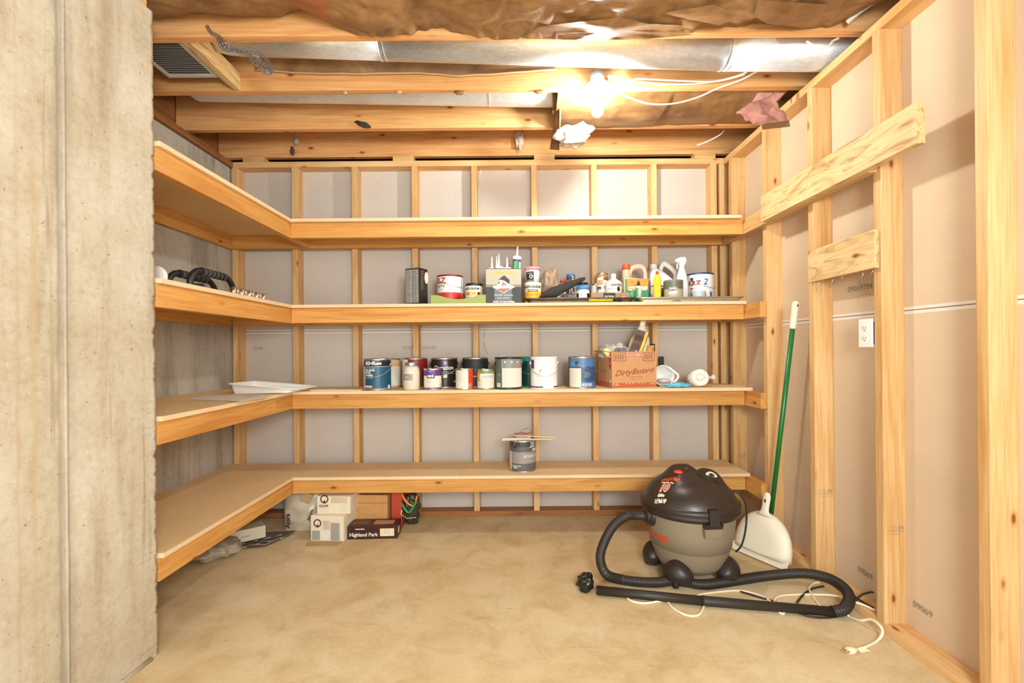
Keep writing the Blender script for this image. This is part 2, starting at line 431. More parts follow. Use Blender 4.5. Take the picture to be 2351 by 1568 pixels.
def board(name, x0, x1, y0, y1, z0, z1, axis, m, parent=None, bev=0.0018):
    """a sawn board; its mesh is built along local X so the grain follows its length"""
    c = Vector(((x0 + x1) / 2, (y0 + y1) / 2, (z0 + z1) / 2)); dx, dy, dz = x1 - x0, y1 - y0, z1 - z0
    b = MB()
    if axis == 'x': L, a, d, rot = dx, dy, dz, (0, 0, 0)
    elif axis == 'y': L, a, d, rot = dy, dx, dz, (0, 0, math.pi / 2)
    else: L, a, d, rot = dz, dy, dx, (0, -math.pi / 2, 0)
    b.box(-L / 2, L / 2, -a / 2, a / 2, -d / 2, d / 2, m, bev)
    return b.build(name, parent, c, rot)
def spline(pts, k=6):
    P = [Vector(p) for p in pts]; out = []
    for i in range(len(P) - 1):
        p0, p1, p2, p3 = P[max(i - 1, 0)], P[i], P[i + 1], P[min(i + 2, len(P) - 1)]
        for j in range(k):
            t = j / k
            out.append(0.5 * ((2 * p1) + (p2 - p0) * t + (2 * p0 - 5 * p1 + 4 * p2 - p3) * t * t + (3 * p1 - p0 - 3 * p2 + p3) * t ** 3))
    out.append(P[-1]); return out
def blob(name, c, rad, m, seed=0, amp=0.25, freq=3.0, parent=None, sub=4, rot=(0, 0, 0), stretch=None):
    bm = bmesh.new(); bmesh.ops.create_icosphere(bm, subdivisions=sub, radius=1.0)
    for v in bm.verts:
        n = noise.fractal(v.co * freq + Vector((seed * 7.3, seed, 0)), 1.0, 2.0, 4)
        v.co *= 1 + amp * n
        if stretch: v.co = stretch(v.co)
        v.co = Vector((v.co.x * rad[0], v.co.y * rad[1], v.co.z * rad[2]))
    for f in bm.faces: f.smooth = True
    me = bpy.data.meshes.new(name); bm.to_mesh(me); bm.free(); me.materials.append(m)
    o = bpy.data.objects.new(name, me); C.objects.link(o); o.location = c; o.rotation_euler = rot
    if parent: o.parent = parent
    return o

# ================================================================== SETTING
YB = 3.13            # front plane of the back wall studs
XR = 1.46            # room plane of the right wall studs
DB, DR = YB + 0.089, XR + 0.089
ZP = 2.418           # top of the top plates
ZJ = 2.456           # underside of the joists
# floor
f = MB().box(-2.6, 2.6, -1.2, 3.6, -0.1, 0.0, FLOOR).build('floor'); f['kind'] = 'structure'

# back wall : studs and plates are its parts
wb = structure('wall_back')
d = MB().box(-1.93, 1.60, DB, DB + 0.012, 0.012, 1.268, DRY_BACK).box(-1.93, 1.60, DB, DB + 0.012, 1.271, 2.412, DRY_BACK)
SEAM = mat('seam_gap', (0.22, 0.18, 0.15, 1), 0.9)
d.box(-1.93, 1.60, DB + 0.001, DB + 0.016, 1.268, 1.271, SEAM)
PSEAM = mat('tapered_paper_edge', (0.72, 0.66, 0.60, 1), 0.8)
d.box(-1.93, 1.60, DB - 0.0008, DB, 1.272, 1.284, PSEAM).box(-1.93, 1.60, DB - 0.0008, DB, 1.255, 1.267, PSEAM)
PRINT = mat('faint_ink_print', (0.27, 0.22, 0.18, 1), 0.8)
for px, py, s, sz in ((963, 798, '081920 26  20:26', 0.033), (1385, 798, '0819  20:26', 0.033), (592, 799, '08193', 0.028)):
    o = at(px, py, DB - 0.002); d.text(s, sz, planef(o, (-1, 0, 0), (0, 0, -1)), PRINT)
d.build('drywall_panel', wb)
board('top_plate', -1.876, XR - 0.003, YB, YB + 0.089, ZP - 0.038, ZP, 'x', WOOD, wb)
board('bottom_plate', -1.876, XR - 0.003, YB, YB + 0.089, 0.0, 0.038, 'x', AGED, wb)
X0 = xs(672.5, YB)
for k in range(-1, 8):
    x = X0 + 0.4064 * k
    board('stud', x, x + 0.038, YB, YB + 0.089, 0.038, ZP - 0.038, 'z', WOOD, wb)
board('stud', 1.4265, 1.4585, YB + 0.004, YB + 0.089, 0.038, ZP - 0.038, 'z', WOOD, wb)
for px in (560, 905, 1230, 1600):
    x = xs(px, YB); board('shim', x, x + 0.14, YB + 0.004, YB + 0.085, ZP, ZJ, 'x', WOOD, wb)

# right wall
wr = structure('wall_right')
d = MB().box(DR, DR + 0.012, -1.0, 3.26, 0.012, 1.268, DRY_RIGHT).box(DR, DR + 0.012, -1.0, 3.26, 1.271, 2.412, DRY_RIGHT)
d.box(DR + 0.001, DR + 0.016, -1.0, 3.26, 1.268, 1.271, SEAM)
d.box(DR - 0.0008, DR, -1.0, 3.2, 1.272, 1.283, PSEAM).box(DR - 0.0008, DR, -1.0, 3.2, 1.255, 1.267, PSEAM)
d.text('09069704', 0.036, planef((DR - 0.002, 2.045, 1.39), (0, -1, 0), (0, 0, 1)), PRINT)
d.text('09069', 0.034, planef((DR - 0.002, 2.03, 0.135), (0, -1, 0), (0, 0, 1)), PRINT)
d.text('09069', 0.034, planef((DR - 0.002, 1.745, 0.135), (0, -1, 0), (0, 0, 1)), PRINT)
d.build('drywall_panel', wr)
STUDS_R = [1.41 - 0.4064 * k for k in (3, 2, 1)] + [1.41, 1.816, 2.222, 2.629, 3.035, 3.171]
for y in STUDS_R:
    board('stud', XR, DR, y, y + 0.038, 0.038, ZP - 0.038, 'z', WOOD, wr)
board('top_plate', XR, DR, -1.0, 3.22, ZP - 0.038, ZP, 'y', WOOD, wr)
board('bottom_plate', XR, DR, -1.0, 3.22, 0.0, 0.038, 'y', WOOD, wr)
# grade stamps printed on the studs, thin ink
def stamp(y, z):
    b = MB(); x0 = XR + 0.020
    fr = lambda px_, pz_: Vector((x0 + px_, y - 0.0006, z + pz_))
    b.text('19-S2', 0.013, lambda u, v: fr(0.016 + u, 0.009 + v), PRINT).text('HT KD', 0.013, lambda u, v: fr(0.016 + u, -0.006 + v), PRINT)
    b.text('SPF STUD', 0.008, lambda u, v: fr(0.026 + u, -0.019 + v), PRINT)
    ring = [fr(0.047 + 0.010 * math.cos(2 * math.pi * k / 20), 0.002 + 0.012 * math.sin(2 * math.pi * k / 20)) for k in range(20)]
    b.tube(ring, 0.0009, PRINT, 4, closed=True); b.text('P', 0.026, lambda u, v: fr(0.047 + u, 0.002 + v), PRINT)
    b.build('grade_stamp', wr)
stamp(2.222, 0.43); stamp(1.816, 0.41); stamp(3.035, 0.42)

# left foundation wall, far part in the niche, and the thick near part
wl = structure('wall_left')
MB().box(-2.15, -1.90, 1.60, 3.4, 0, 2.38, CONC_FAR).build('concrete_face', wl)
board('sill_plate', -1.99, -1.872, 1.60, YB - 0.001, 2.38, 2.418, 'y', RIM, wl)
# near concrete with a rough broken corner
near = structure('wall_front_left')
def near_face(u, v):
    # u along the wall from the far corner towards the viewer, v height
    Y = 1.735 - u * 2.7; X = -1.330 - u * 0.26
    z = 2.41 * v
    if u < 0.02:
        n = noise.fractal(Vector((z * 26, 3.1, 0.7)), 0.6, 2.2, 6)
        Y += 0.0075 * n - 0.004; X -= 0.003 + 0.004 * abs(n)
    else:
        X += 0.0016 * noise.noise(Vector((Y * 6, z * 5, 0)))
    return Vector((X, Y, z))
b = MB()
cols = [0, 0.004, 0.012, 0.03] + [0.03 + 0.97 * (i / 60) for i in range(1, 61)]
nz = 640
g = [[b.bm.verts.new(near_face(u, j / nz)) for j in range(nz + 1)] for u in cols]
for i in range(len(cols) - 1):
    for j in range(nz): b.face([g[i][j], g[i][j + 1], g[i + 1][j + 1], g[i + 1][j]], CONC_NEAR, True)
bk = [b.bm.verts.new((-2.15, g[0][j].co.y - 0.002, 2.41 * j / nz)) for j in range(nz + 1)]
for j in range(nz): b.face([bk[j], bk[j + 1], g[0][j + 1], g[0][j]], CONC_NEAR)
# form-tie ridge standing proud of the face
rp = []
for j in range(0, 121):
    z = 2.40 * j / 120; rp.append(Vector((-1.330 - 0.26 * (1.735 - 1.41) / 2.7 + 0.0005, 1.41 + 0.002 * noise.noise(Vector((0, 0, z * 9))), z)))
b.tube(rp, 0.0055, CONC_NEAR, 6)
b.build('concrete_face', near)
board('sill_plate', -1.60, -1.345, 0.3, 1.72, 2.411, 2.449, 'y', WOOD, near)
# rubble of concrete slurry at the foot of the corner
MB().tube([Vector((-1.336, 1.70, 0.0)), Vector((-1.345, 1.55, 0.002)), Vector((-1.36, 1.40, 0.0))], [0.012, 0.010, 0.006], CONC_NEAR, 8).build('footing_edge', near)

# ceiling : joists and the dark subfloor above
ce = structure('ceiling')
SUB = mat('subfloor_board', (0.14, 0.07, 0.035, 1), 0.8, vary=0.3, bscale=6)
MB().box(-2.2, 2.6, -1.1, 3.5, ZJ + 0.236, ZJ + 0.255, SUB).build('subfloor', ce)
for k, y in enumerate((0.315, 0.721, 1.128, 1.534, 1.940, 2.346, 2.752, 3.152)):
    board('joist', -1.985, 2.4, y, y + 0.038, ZJ, ZJ + 0.235, 'x', JOIST, ce)
board('rim_joist', -2.03, -1.99, -1.0, 3.45, 2.419, ZJ + 0.235, 'y', RIM, ce)
# dark closures added beyond the walls to keep stray light out
MB().box(-2.0, 2.6, 3.42, 3.46, 0, ZJ + 0.235, SUB).build('light_closure', ce)
MB().box(2.41, 2.45, -1.0, 3.42, 0, ZJ + 0.235, SUB).build('light_closure', ce)

# ================================================================== SHELVES
ZS = [0.374, 0.890, 1.412, 1.930]          # top of each shelf board
ordn = ['lowest', 'second lowest', 'second highest', 'highest']
notes = ['with one grey paint can on it', 'carrying the row of paint cans', 'carrying two metal trays of bottles', 'empty, just under the ceiling']
lnotes = ['boxes stored on the floor below it', 'with a white paint tray and papers', 'with black push-up bars', 'empty, nearest the ceiling']
XE = [1.432, 1.452, 1.418, 1.395]
for i, z in enumerate(ZS):
    zb = z - 0.019; zr = zb - 0.0005
    t = thing('wall_shelf', '%s wooden shelf on the back wall, %s' % (ordn[i], notes[i]), 'shelf', (0, 2.95, 0), group='shelves along the back wall')
    segs = [(-1.316, -0.3095), (-0.3085, XE[i])] if i == 0 else [(-1.316, XE[i])]
    for a, c_ in segs:
        b = MB().box(a, c_, 2.775, YB - 0.002, zb, z, MDF, 0.001)
        b.slot(MDF_EDGE)
        for fc in b.bm.faces:
            if fc.normal.length == 0: fc.normal_update()
            fc.normal_update()
            if abs(fc.normal.y) > 0.5 or abs(fc.normal.x) > 0.5: fc.material_index = 1
        o = b.build('shelf_board', t, (0, -2.95, 0))
    for nm, args in (('front_rail', (-1.334, 1.4195, 2.81, 2.848, zr - 0.089, zr, 'x', RAIL)),
                     ('back_rail', (-1.861, 1.4195, YB - 0.0385, YB - 0.0005, zr - 0.089, zr, 'x', RAIL)),
                     ('wall_cleat', (1.4215, XR - 0.001, 2.631 if i < 3 else 1.83, YB - 0.001, zr - 0.089, zr, 'y', RAIL if i < 3 else WOOD))):
        o = board(nm, *args, parent=t); o.location.y -= 2.95
        if nm == 'front_rail' and i in (2, 3):
            pass
    # grade stamp on the front rail
    if i in (2, 3):
        px = 1611
        X = xs(px, 2.81)
        b = MB(); zc = zr - 0.045
        b.text('SPF STUD', 0.013, planef((X - 0.012, 2.8095 - 2.95, zc), (0, 0, 1), (-1, 0, 0)), PRINT)
        b.text('KD-HT', 0.013, planef((X + 0.006, 2.8095 - 2.95, zc), (0, 0, 1), (-1, 0, 0)), PRINT)
        b.build('grade_stamp', t)
    t2 = thing('side_shelf', '%s shelf on the left concrete wall, %s' % (ordn[i], lnotes[i]), 'shelf', (-1.6, 2.4, 0), group='shelves along the left wall')
    b = MB().box(-1.898, -1.317, 1.742, YB - 0.002, zb, z, MDF, 0.001); b.slot(MDF_EDGE)
    for fc in b.bm.faces:
        fc.normal_update()
        if abs(fc.normal.y) > 0.5 or abs(fc.normal.x) > 0.5: fc.material_index = 1
    b.build('shelf_board', t2, (1.6, -2.4, 0))
    for nm, args in (('front_rail', (-1.373, -1.335, 1.742, YB - 0.040, zr - 0.089, zr, 'y', RAIL)),
                     ('wall_rail', (-1.899, -1.863, 1.742, YB - 0.001, zr - 0.089, zr, 'y', RAIL))):
        o = board(nm, *args, parent=t2); o.location.x += 1.6; o.location.y -= 2.4

# loose planks fixed to the right wall
t = board('wood_plank', 1.3885, 1.4205, 1.575, 2.555, 1.823, 1.965, 'y', PLANK)
tag(t, 'long pine plank with swirling grain nailed level across the right wall studs', 'plank')
for yy, zz, r_ in ((2.41, 1.858, 0.006), (2.30, 1.862, 0.006), (2.20, 1.870, 0.007), (2.11, 1.876, 0.008)):
    b = MB().lathe([(r_, -0.0006), (r_, 0.0006)], GREYT, 12, M=Matrix.Translation((1.388, yy, zz)) @ Matrix.Rotation(R(90), 4, 'Y'))
    o = b.build('drill_hole'); o.parent = t; o.matrix_parent_inverse = (Matrix.Translation(t.location) @ Matrix.Rotation(math.pi / 2, 4, 'Z')).inverted()
t = thing('wood_plank', 'short pine plank with bent nails hanging beneath it, below the long plank', 'plank', (1.44, 2.0, 1.45))
board('plank_body', 0.0010, 0.0195, -0.174, 0.235, -0.008, 0.144, 'y', PLANK, t)
for i, (yy, L) in enumerate(((-0.15, 0.03), (-0.10, 0.05), (0.02, 0.02), (0.08, 0.045), (0.17, 0.05))):
    MB().tube([(0.010, yy, -0.006), (0.010, yy - 0.003, -0.02), (0.004, yy + 0.012, -0.008 - L)], 0.0012, STEEL, 6).build('nail', t)

# electric outlet on the stud
t = thing('wall_outlet', 'white duplex electric outlet on the side of a right wall stud', 'outlet', (XR - 0.004, 1.892, 1.186))
b = MB().box(-0.004, 0.002, -0.036, 0.036, -0.058, 0.058, WPLAST, 0.002).build('cover_plate', t)
for s in (-1, 1):
    b = MB(); M = Matrix.Translation((-0.0042, 0, s * 0.021)) @ Matrix.Rotation(R(-90), 4, 'Y')
    b.lathe([(0.0165, 0), (0.0165, 0.002), (0.015, 0.0025)], WHITE, 24, M=M, sx=0.85)
    b.box(-0.0072, -0.0066, -0.0075, -0.0055, s * 0.021 - 0.004, s * 0.021 + 0.005, INK).box(-0.0072, -0.0066, 0.0055, 0.0075, s * 0.021 - 0.004, s * 0.021 + 0.005, INK)
    b.box(-0.0072, -0.0066, -0.002, 0.002, s * 0.021 - 0.011, s * 0.021 - 0.007, INK)
    b.build('socket', t)
MB().box(0.002, 0.05, -0.03, 0.036, -0.045, 0.045, BLUE).build('wall_box', t)

# ================================================================== CEILING THINGS
def prof(x, pts):
    for (a, va), (b_, vb) in zip(pts, pts[1:]):
        if x <= b_: return va + (vb - va) * max(0.0, (x - a) / (b_ - a))
    return pts[-1][1]
def crumple(p, amp, seed=0.0):
    q = Vector((p.x * 2.2, p.y * 4.0, seed)); n = noise.noise(q)
    r_ = 1 - abs(noise.noise(Vector((p.x * 6 + 3, p.y * 9, seed + 4)))) * 2
    r2 = 1 - abs(noise.noise(Vector((p.x * 15 + 3 * n, p.y * 20, seed + 9)))) * 2
    return amp * (0.7 * n + 0.45 * r_ + 0.25 * r2)
# kraft faced batt sagging in the bay nearest the viewer
edge_px = [(365, 46), (430, 40), (470, 33), (540, 40), (650, 38), (705, 18), (750, 48), (780, 62), (850, 88), (890, 88), (930, 80), (1000, 66), (1060, 78), (1100, 90), (1150, 93), (1200, 88), (1300, 91), (1400, 88), (1500, 86), (1590, 80), (1620, 60), (1700, 62), (1760, 52), (1850, 70), (1920, 62), (1975, 30), (2040, -20)]
edge = [(xs(px, 1.925), at(px, py, 1.925).z) for px, py in edge_px]
def batt1(u, v):
    X = -1.50 + 3.02 * u; ze = prof(X, edge)
    Y = 1.572 + (1.925 - 1.572) * v
    base = 2.50 + 0.02 * noise.noise(Vector((X * 1.7, 2.2, 0)))
    k = v ** 2.2
    p = Vector((X, Y, base * (1 - k) + ze * k - 0.05 * math.sin(math.pi * v)))
    p.z += crumple(p, 0.030 * (1 - 0.6 * v)); p.z = max(p.z, 2.40)
    if v > 0.9: p.z += 0.010 * noise.noise(Vector((X * 28, 0, 5)))
    return p
t = thing('insulation_batt', 'brown kraft-faced insulation batt sagging from the nearest ceiling bay', 'insulation', (0, 1.75, 2.55))
b = MB(); b.grid(220, 34, batt1, KRAFT)
b.build('kraft_facing', t, (0, -1.75, -2.55))
PINKW = mat('pink_glass_wool', (0.66, 0.32, 0.26, 1), 0.95, vary=0.35, bscale=14, bump=1.0)
b = MB(); b.grid(80, 8, lambda u, v: batt1(u, 0.02 + 0.9 * v) + Vector((0, 0, 0.06)), PINKW); b.build('glass_wool', t, (0, -1.75, -2.55))
# torn flaps of kraft paper curling below the joist
def flap(pts, seed):
    """pts : pixel outline of a torn piece hanging at the joist, given its own curl"""
    b = MB(); P = [at(px, py, Y) for px, py, Y in pts]
    c = sum(P, Vector()) / len(P); vc = b.bm.verts.new(c + Vector((0, -0.012, -0.008)))
    vs = [b.bm.verts.new(p) for p in P]
    for i in range(len(vs)): b.face([vc, vs[i], vs[(i + 1) % len(vs)]], KRAFT, True)
    bmesh.ops.subdivide_edges(b.bm, edges=list(b.bm.edges), cuts=3, use_grid_fill=True)
    for v in b.bm.verts: v.co += Vector((0, 0.010, 0.006)) * noise.noise(v.co * 22 + Vector((seed, 0, 0)))
    o = b.build('torn_flap', t); o.location = (0, -1.75, -2.55); return o
flap([(1100, 60, 1.86), (1150, 45, 1.84), (1215, 20, 1.80), (1225, 55, 1.86), (1190, 90, 1.92), (1140, 92, 1.93), (1105, 75, 1.90)], 1)
flap([(1195, 88, 1.93), (1240, 60, 1.86), (1330, 50, 1.82), (1420, 40, 1.82), (1490, 55, 1.84), (1570, 58, 1.87), (1560, 70, 1.90), (1590, 80, 1.93), (1480, 90, 1.935), (1350, 93, 1.935), (1260, 90, 1.93)], 2)
flap([(1520, 30, 1.80), (1580, 45, 1.83), (1650, 58, 1.86), (1700, 40, 1.80), (1640, 10, 1.74)], 3)
flap([(1740, 0, 1.70), (1730, 35, 1.80), (1760, 55, 1.86), (1830, 62, 1.88), (1880, 50, 1.85), (1900, 10, 1.76)], 4)
tag(MB().tube(spline([at(1945, 52, 1.90), at(1975, 25, 1.86), at(2010, 0, 1.80), at(2030, -15, 1.76)], 4), 0.011, mat('grey_sheath', (0.45, 0.43, 0.38, 1), 0.6), 8).build('cable_sheath'),
    'grey plastic strip beside the sagging insulation at top right', 'cable')

# round galvanised duct between the second and third joists
def duct_piece(b, x0, x1, z0, z1, r, yc, n=40):
    for (xa, za, ra), (xb, zb_, rb) in (((x0, z0, r), (x1, z1, r)),):
        M = Matrix.Translation((xa, yc, za)) @ Vector((xb - xa, 0, zb_ - za)).to_track_quat('Z', 'Y').to_matrix().to_4x4()
        b.lathe([(ra, 0), (rb, (Vector((xb - xa, 0, zb_ - za))).length)], GALV, n, M=M)
t = thing('round_duct', 'long round galvanised steel duct running across the joist bay', 'duct', (0, 2.16, 2.55))
rd = 0.086
zl, zr_ = 2.613, 2.508
xa, xb = -1.27, 2.1
zat = lambda x: zl + (zr_ - zl) * (x - xa) / 2.72 if x < 1.45 else zr_
cuts = [xa, xs(893, 2.16), xs(1680, 2.16), xb]
for a, c_ in zip(cuts, cuts[1:]):
    b = MB(); duct_piece(b, a - (0.02 if a > xa else 0), c_, zat(a) - 2.55, zat(c_) - 2.55, rd + (0.0012 if a > xa else 0), 0.0); o = b.build('duct_section', t)
    b2 = MB()
    for dx in (0.004, 0.030):
        ring = [Vector((c_ - dx, (rd + 0.0015) * math.cos(2 * math.pi * k / 40), zat(c_) - 2.55 + (rd + 0.0015) * math.sin(2 * math.pi * k / 40))) for k in range(40)]
        b2.tube(ring, 0.0016, GALV, 5, closed=True)
    b2.build('bead', o)
# boot on its left end
b = MB(); b.tube([Vector((xa + 0.01, 0, zl - 2.55)), Vector((xa - 0.05, -0.01, zl - 2.55)), Vector((xa - 0.075, -0.012, zl - 2.545))], [rd + 0.002, rd + 0.003, rd + 0.003], GALV, 8)
b.build('duct_boot', t)
# flat duct in the next bay
t = thing('flat_duct', 'shiny flat galvanised duct ending in the wrapped insulation', 'duct', (0, 2.5, 2.53))
b = MB()
xL, xR2 = xs(415, 2.5), 0.30
def fd(u, v):
    X = xL + 0.05 + (xR2 - xL - 0.05) * u; z0 = 2.530 - 0.052 * u - 2.53
    a = R(-100 + 220 * v)
    return Vector((X, 0.012 + 0.108 * math.sin(a), z0 + 0.028 - 0.028 * math.cos(a) + 0.0006 * noise.noise(Vector((X * 9, v * 9, 0)))))
b.grid(60, 16, fd, GALV)
b.build('duct_body', t)
b = MB()
b.grid(6, 12, lambda u, v: Vector((xL + 0.052 - 0.07 * u, 0.012 + 0.108 * math.sin(R(-100 + 220 * v)) * (1 - 0.25 * u), 0.028 + 0.05 * u - (0.028 * math.cos(R(-100 + 220 * v))) * (1 - 0.3 * u))), GALV)
b.build('duct_end', t)
xq = xs(1128, 2.5)
ring = [fd((xq - xL - 0.05) / (xR2 - xL - 0.05), k / 16) + Vector((0, 0, -0.0015)) for k in range(17)]
MB().tube(ring, 0.002, GALV, 5).build('seam_ridge', t)

# register grille hanging in the left of the bay, with its wooden block
t = thing('vent_grille', 'white louvred vent grille beside a wooden block at the ceiling left', 'vent', (-1.50, 2.10, 2.47))
GRILLE = mat('painted_grille', (0.50, 0.46, 0.42, 1), 0.5)
b = MB().box(-0.15, 0.10, -0.145, 0.145, 0.0, 0.004, GRILLE)
for a in ((-0.15, 0.10, -0.145, -0.125), (-0.15, 0.10, 0.125, 0.145), (-0.15, -0.13, -0.125, 0.125), (0.075, 0.10, -0.125, 0.125)): b.box(a[0], a[1], a[2], a[3], -0.004, 0.0, GRILLE)
b.build('frame', t)
DARKG = mat('dark_gap', (0.05, 0.045, 0.04, 1), 0.8)
for k in range(17):
    y = -0.115 + 0.0143 * k
    M = Matrix.Translation((-0.13, y, -0.001)) @ Matrix.Rotation(R(35), 4, 'X')
    MB().prism([(0, -0.0045), (0.205, -0.0045), (0.205, 0.0065), (0, 0.0065)], 0.001, GRILLE, M).build('louvre', t)
MB().box(-0.13, 0.075, -0.12, 0.12, -0.0004, 0.0, DARKG).build('opening', t)
tag(board('wood_block', -1.398, -1.362, 1.979, 2.345, 2.458, 2.545, 'y', PLANK), 'short wooden block between two joists beside the vent grille', 'wood block')

# perforated hanger strap looped over the first duct
t = thing('hanger_strap', 'tangled perforated metal hanger strap hanging below the round duct', 'strap', at(580, 120, 2.0))
o0 = Vector(t.location)
STRAP = mat('strap_steel', (0.30, 0.29, 0.28, 1), 0.4, 0.8)
def ribbon(pix, Y0, name):
    P = spline([at(px, py, Y0 + dy) - o0 for px, py, dy in pix], 10)
    b = MB(); n = len(P); L = []
    for i, p in enumerate(P):
        tn = (P[min(i + 1, n - 1)] - P[max(i - 1, 0)]).normalized()
        s = tn.cross(Vector((0.25 * math.sin(i * 0.1), 1, 0.2))).normalized() * 0.007
        L.append((p - s, p - s * 0.45, p + s * 0.45, p + s))
    V = [[b.bm.verts.new(q) for q in l] for l in L]
    for i in range(n - 1):
        for j in range(3):
            if j == 1 and i % 3 != 0: continue       # punched holes
            b.face([V[i][j], V[i + 1][j], V[i + 1][j + 1], V[i][j + 1]], STRAP)
    b.build(name, t)
ribbon([(474, 58, 0), (485, 75, 0), (505, 86, 0), (528, 108, 0), (560, 122, 0), (585, 135, 0), (610, 150, 0.0), (622, 166, 0), (615, 170, 0), (600, 158, 0), (575, 135, 0)], 1.93, 'strap_length')
ribbon([(500, 84, 0), (507, 108, 0), (530, 118, 0), (562, 118, 0), (590, 120, 0), (612, 138, 0), (624, 162, 0), (612, 168, 0), (590, 150, 0), (570, 128, 0)], 1.94, 'strap_length')
ribbon([(505, 88, 0), (520, 112, 0), (548, 114, 0), (575, 120, 0), (598, 140, 0.01), (618, 160, 0.01)], 1.95, 'strap_length')

# kraft edge of the batt above the duct, along the third joist
def batt2(u, v):
    X = -1.28 + 1.52 * u
    py = prof(X, [(-1.28, 158), (-1.0, 168), (-0.7, 170), (-0.45, 168), (-0.25, 176), (0.0, 170), (0.24, 163)])
    z1 = at(CX, py, 2.335).z
    p = Vector((X, 2.262 + 0.073 * v, 2.66 + (z1 - 2.66) * v ** 1.6))
    p.z += crumple(p, 0.008, 7)
    return p
t = thing('insulation_batt', 'brown paper insulation edge drooping behind the round duct', 'insulation', (-0.5, 2.2, 2.6))
b = MB(); b.grid(90, 10, batt2, KRAFT); b.build('kraft_facing', t, (0.5, -2.2, -2.6))
MB().tube([batt2(u / 40, 1.0) + Vector((0, -0.004, 0)) - Vector((-0.5, 2.2, 2.6)) for u in range(41)], 0.005, CARD, 6).build('folded_edge', t)
# kraft batt wrapped under the joists to the right of the flat duct
def batt3(u, v):
    X = 0.255 + 1.20 * u
    path = [(0.0, 2.386, 2.475), (0.10, 2.40, 2.45), (0.3, 2.47, 2.425), (0.55, 2.60, 2.418), (0.8, 2.72, 2.432), (0.92, 2.775, 2.45), (1.0, 2.80, 2.50)]
    Y = prof(v, [(a, y) for a, y, z in path]); z = prof(v, [(a, z) for a, y, z in path])
    z += 0.02 * u * math.sin(math.pi * v) if u > 0.5 else 0
    z += 0.014 * max(0, u - 0.0)
    n = Vector((X, Y, z)); n.z += crumple(n, 0.009, 11); return n
t = thing('insulation_batt', 'brown kraft-faced batt bulging below the joists right of the bulb', 'insulation', (0.8, 2.6, 2.45))
b = MB(); b.grid(120, 30, batt3, KRAFT); b.build('kraft_facing', t, (-0.8, -2.6, -2.45))
flp = [at(1268, 212, 2.42), at(1285, 214, 2.44), at(1288, 262, 2.5), at(1284, 345, 2.60), at(1262, 343, 2.64), at(1270, 290, 2.6)]
b = MB(); vs = [b.bm.verts.new(p - Vector((0.8, 2.6, 2.45))) for p in flp]; b.face(vs, KRAFT)
bmesh.ops.solidify(b.bm, geom=list(b.bm.faces), thickness=0.004); b.build('paper_end', t)
WOOL = mat('white_glass_wool', (0.62, 0.47, 0.38, 1), 0.95, vary=0.25, bscale=10, bump=1.0)
c0 = at(1318, 312, 2.56)
tag(blob('wool_tuft', c0, (0.100, 0.06, 0.055), WOOL, 3, 0.38, 1.7, stretch=lambda v: Vector((v.x, v.y, v.z + 0.35 * v.x))), 'white glass wool tuft bursting from the batt below the bulb', 'insulation tuft')
tag(blob('wool_tuft', at(1192, 318, 3.10), (0.026, 0.025, 0.065), WOOL, 5, 0.5, 2.4), 'small white wool tuft dangling before the last joist', 'insulation tuft')
# pink wool piece at the right wall
def pk(u, v):
    a = at(1690, 253, 2.35); b_ = at(1775, 215, 2.33); c_ = at(1745, 295, 2.30); d_ = at(1812, 278, 2.25)
    p = (a * (1 - u) + b_ * u) * (1 - v) + (c_ * (1 - u) + d_ * u) * v
    n = noise.fractal(p * 14, 1.0, 2.0, 4); return p + Vector((0, -0.02, 0.015)) * n - Vector((1.22, 2.3, 2.35))
t = thing('insulation_scrap', 'pink insulation scrap dangling at the right wall top plate', 'insulation', (1.22, 2.3, 2.35))
b = MB(); b.grid(24, 24, pk, PINKW)
bmesh.ops.solidify(b.bm, geom=list(b.bm.faces), thickness=0.03); b.build('pink_wool', t)
P1, P2 = pk(0, 1), pk(1, 1)
b = MB(); u_ = (P2 - P1)
b.quad([P1 + Vector((0, 0.002, 0.004)), P2 + Vector((0, 0.002, 0.004)), P2 + Vector((0.004, 0, -0.028)), P1 + Vector((0.004, 0, -0.024))], KRAFT)
bmesh.ops.solidify(b.bm, geom=list(b.bm.faces), thickness=0.003); b.build('paper_edge', t)
b = MB(); b.grid(20, 8, lambda u, v: at(1740 + 62 * u - 20 * v, 213 + 30 * v * (1 - 0.3 * u), 2.39 - 0.02 * v) - Vector((1.22, 2.3, 2.35)), PINKW); b.build('pink_wool', t)

# light : porcelain lamp holder and bulb
HY = 2.30
lp = at(1371, 190, HY)
t = thing('lamp_holder', 'white porcelain lamp holder under a ceiling joist, with white cables', 'lamp holder', (lp.x, HY, 2.448))
b = MB().lathe([(0.052, 0.0), (0.056, -0.006), (0.054, -0.020), (0.034, -0.030), (0.026, -0.052), (0.024, -0.058)][::-1], WPLAST, 32); b.build('holder_base', t)
MB().lathe([(0.036, 0.0), (0.036, 0.05)], GALV, 8).build('ceiling_box', t)
glow = mat('glowing_glass', (0.92, 1.0, 0.94, 1), 0.3, emit=BULB)
t = thing('light_bulb', 'lit white light bulb hanging bare from the porcelain holder', 'light bulb', (lp.x, HY, 2.39))
b = MB().lathe([(0.0135, 0.0), (0.014, -0.018), (0.022, -0.038), (0.0295, -0.058), (0.030, -0.072), (0.025, -0.090), (0.012, -0.101), (0.002, -0.103)][::-1], glow, 28); b.build('glass_globe', t)
MB().lathe([(0.0132, -0.004), (0.0132, 0.020)], STEEL, 20).build('screw_cap', t)
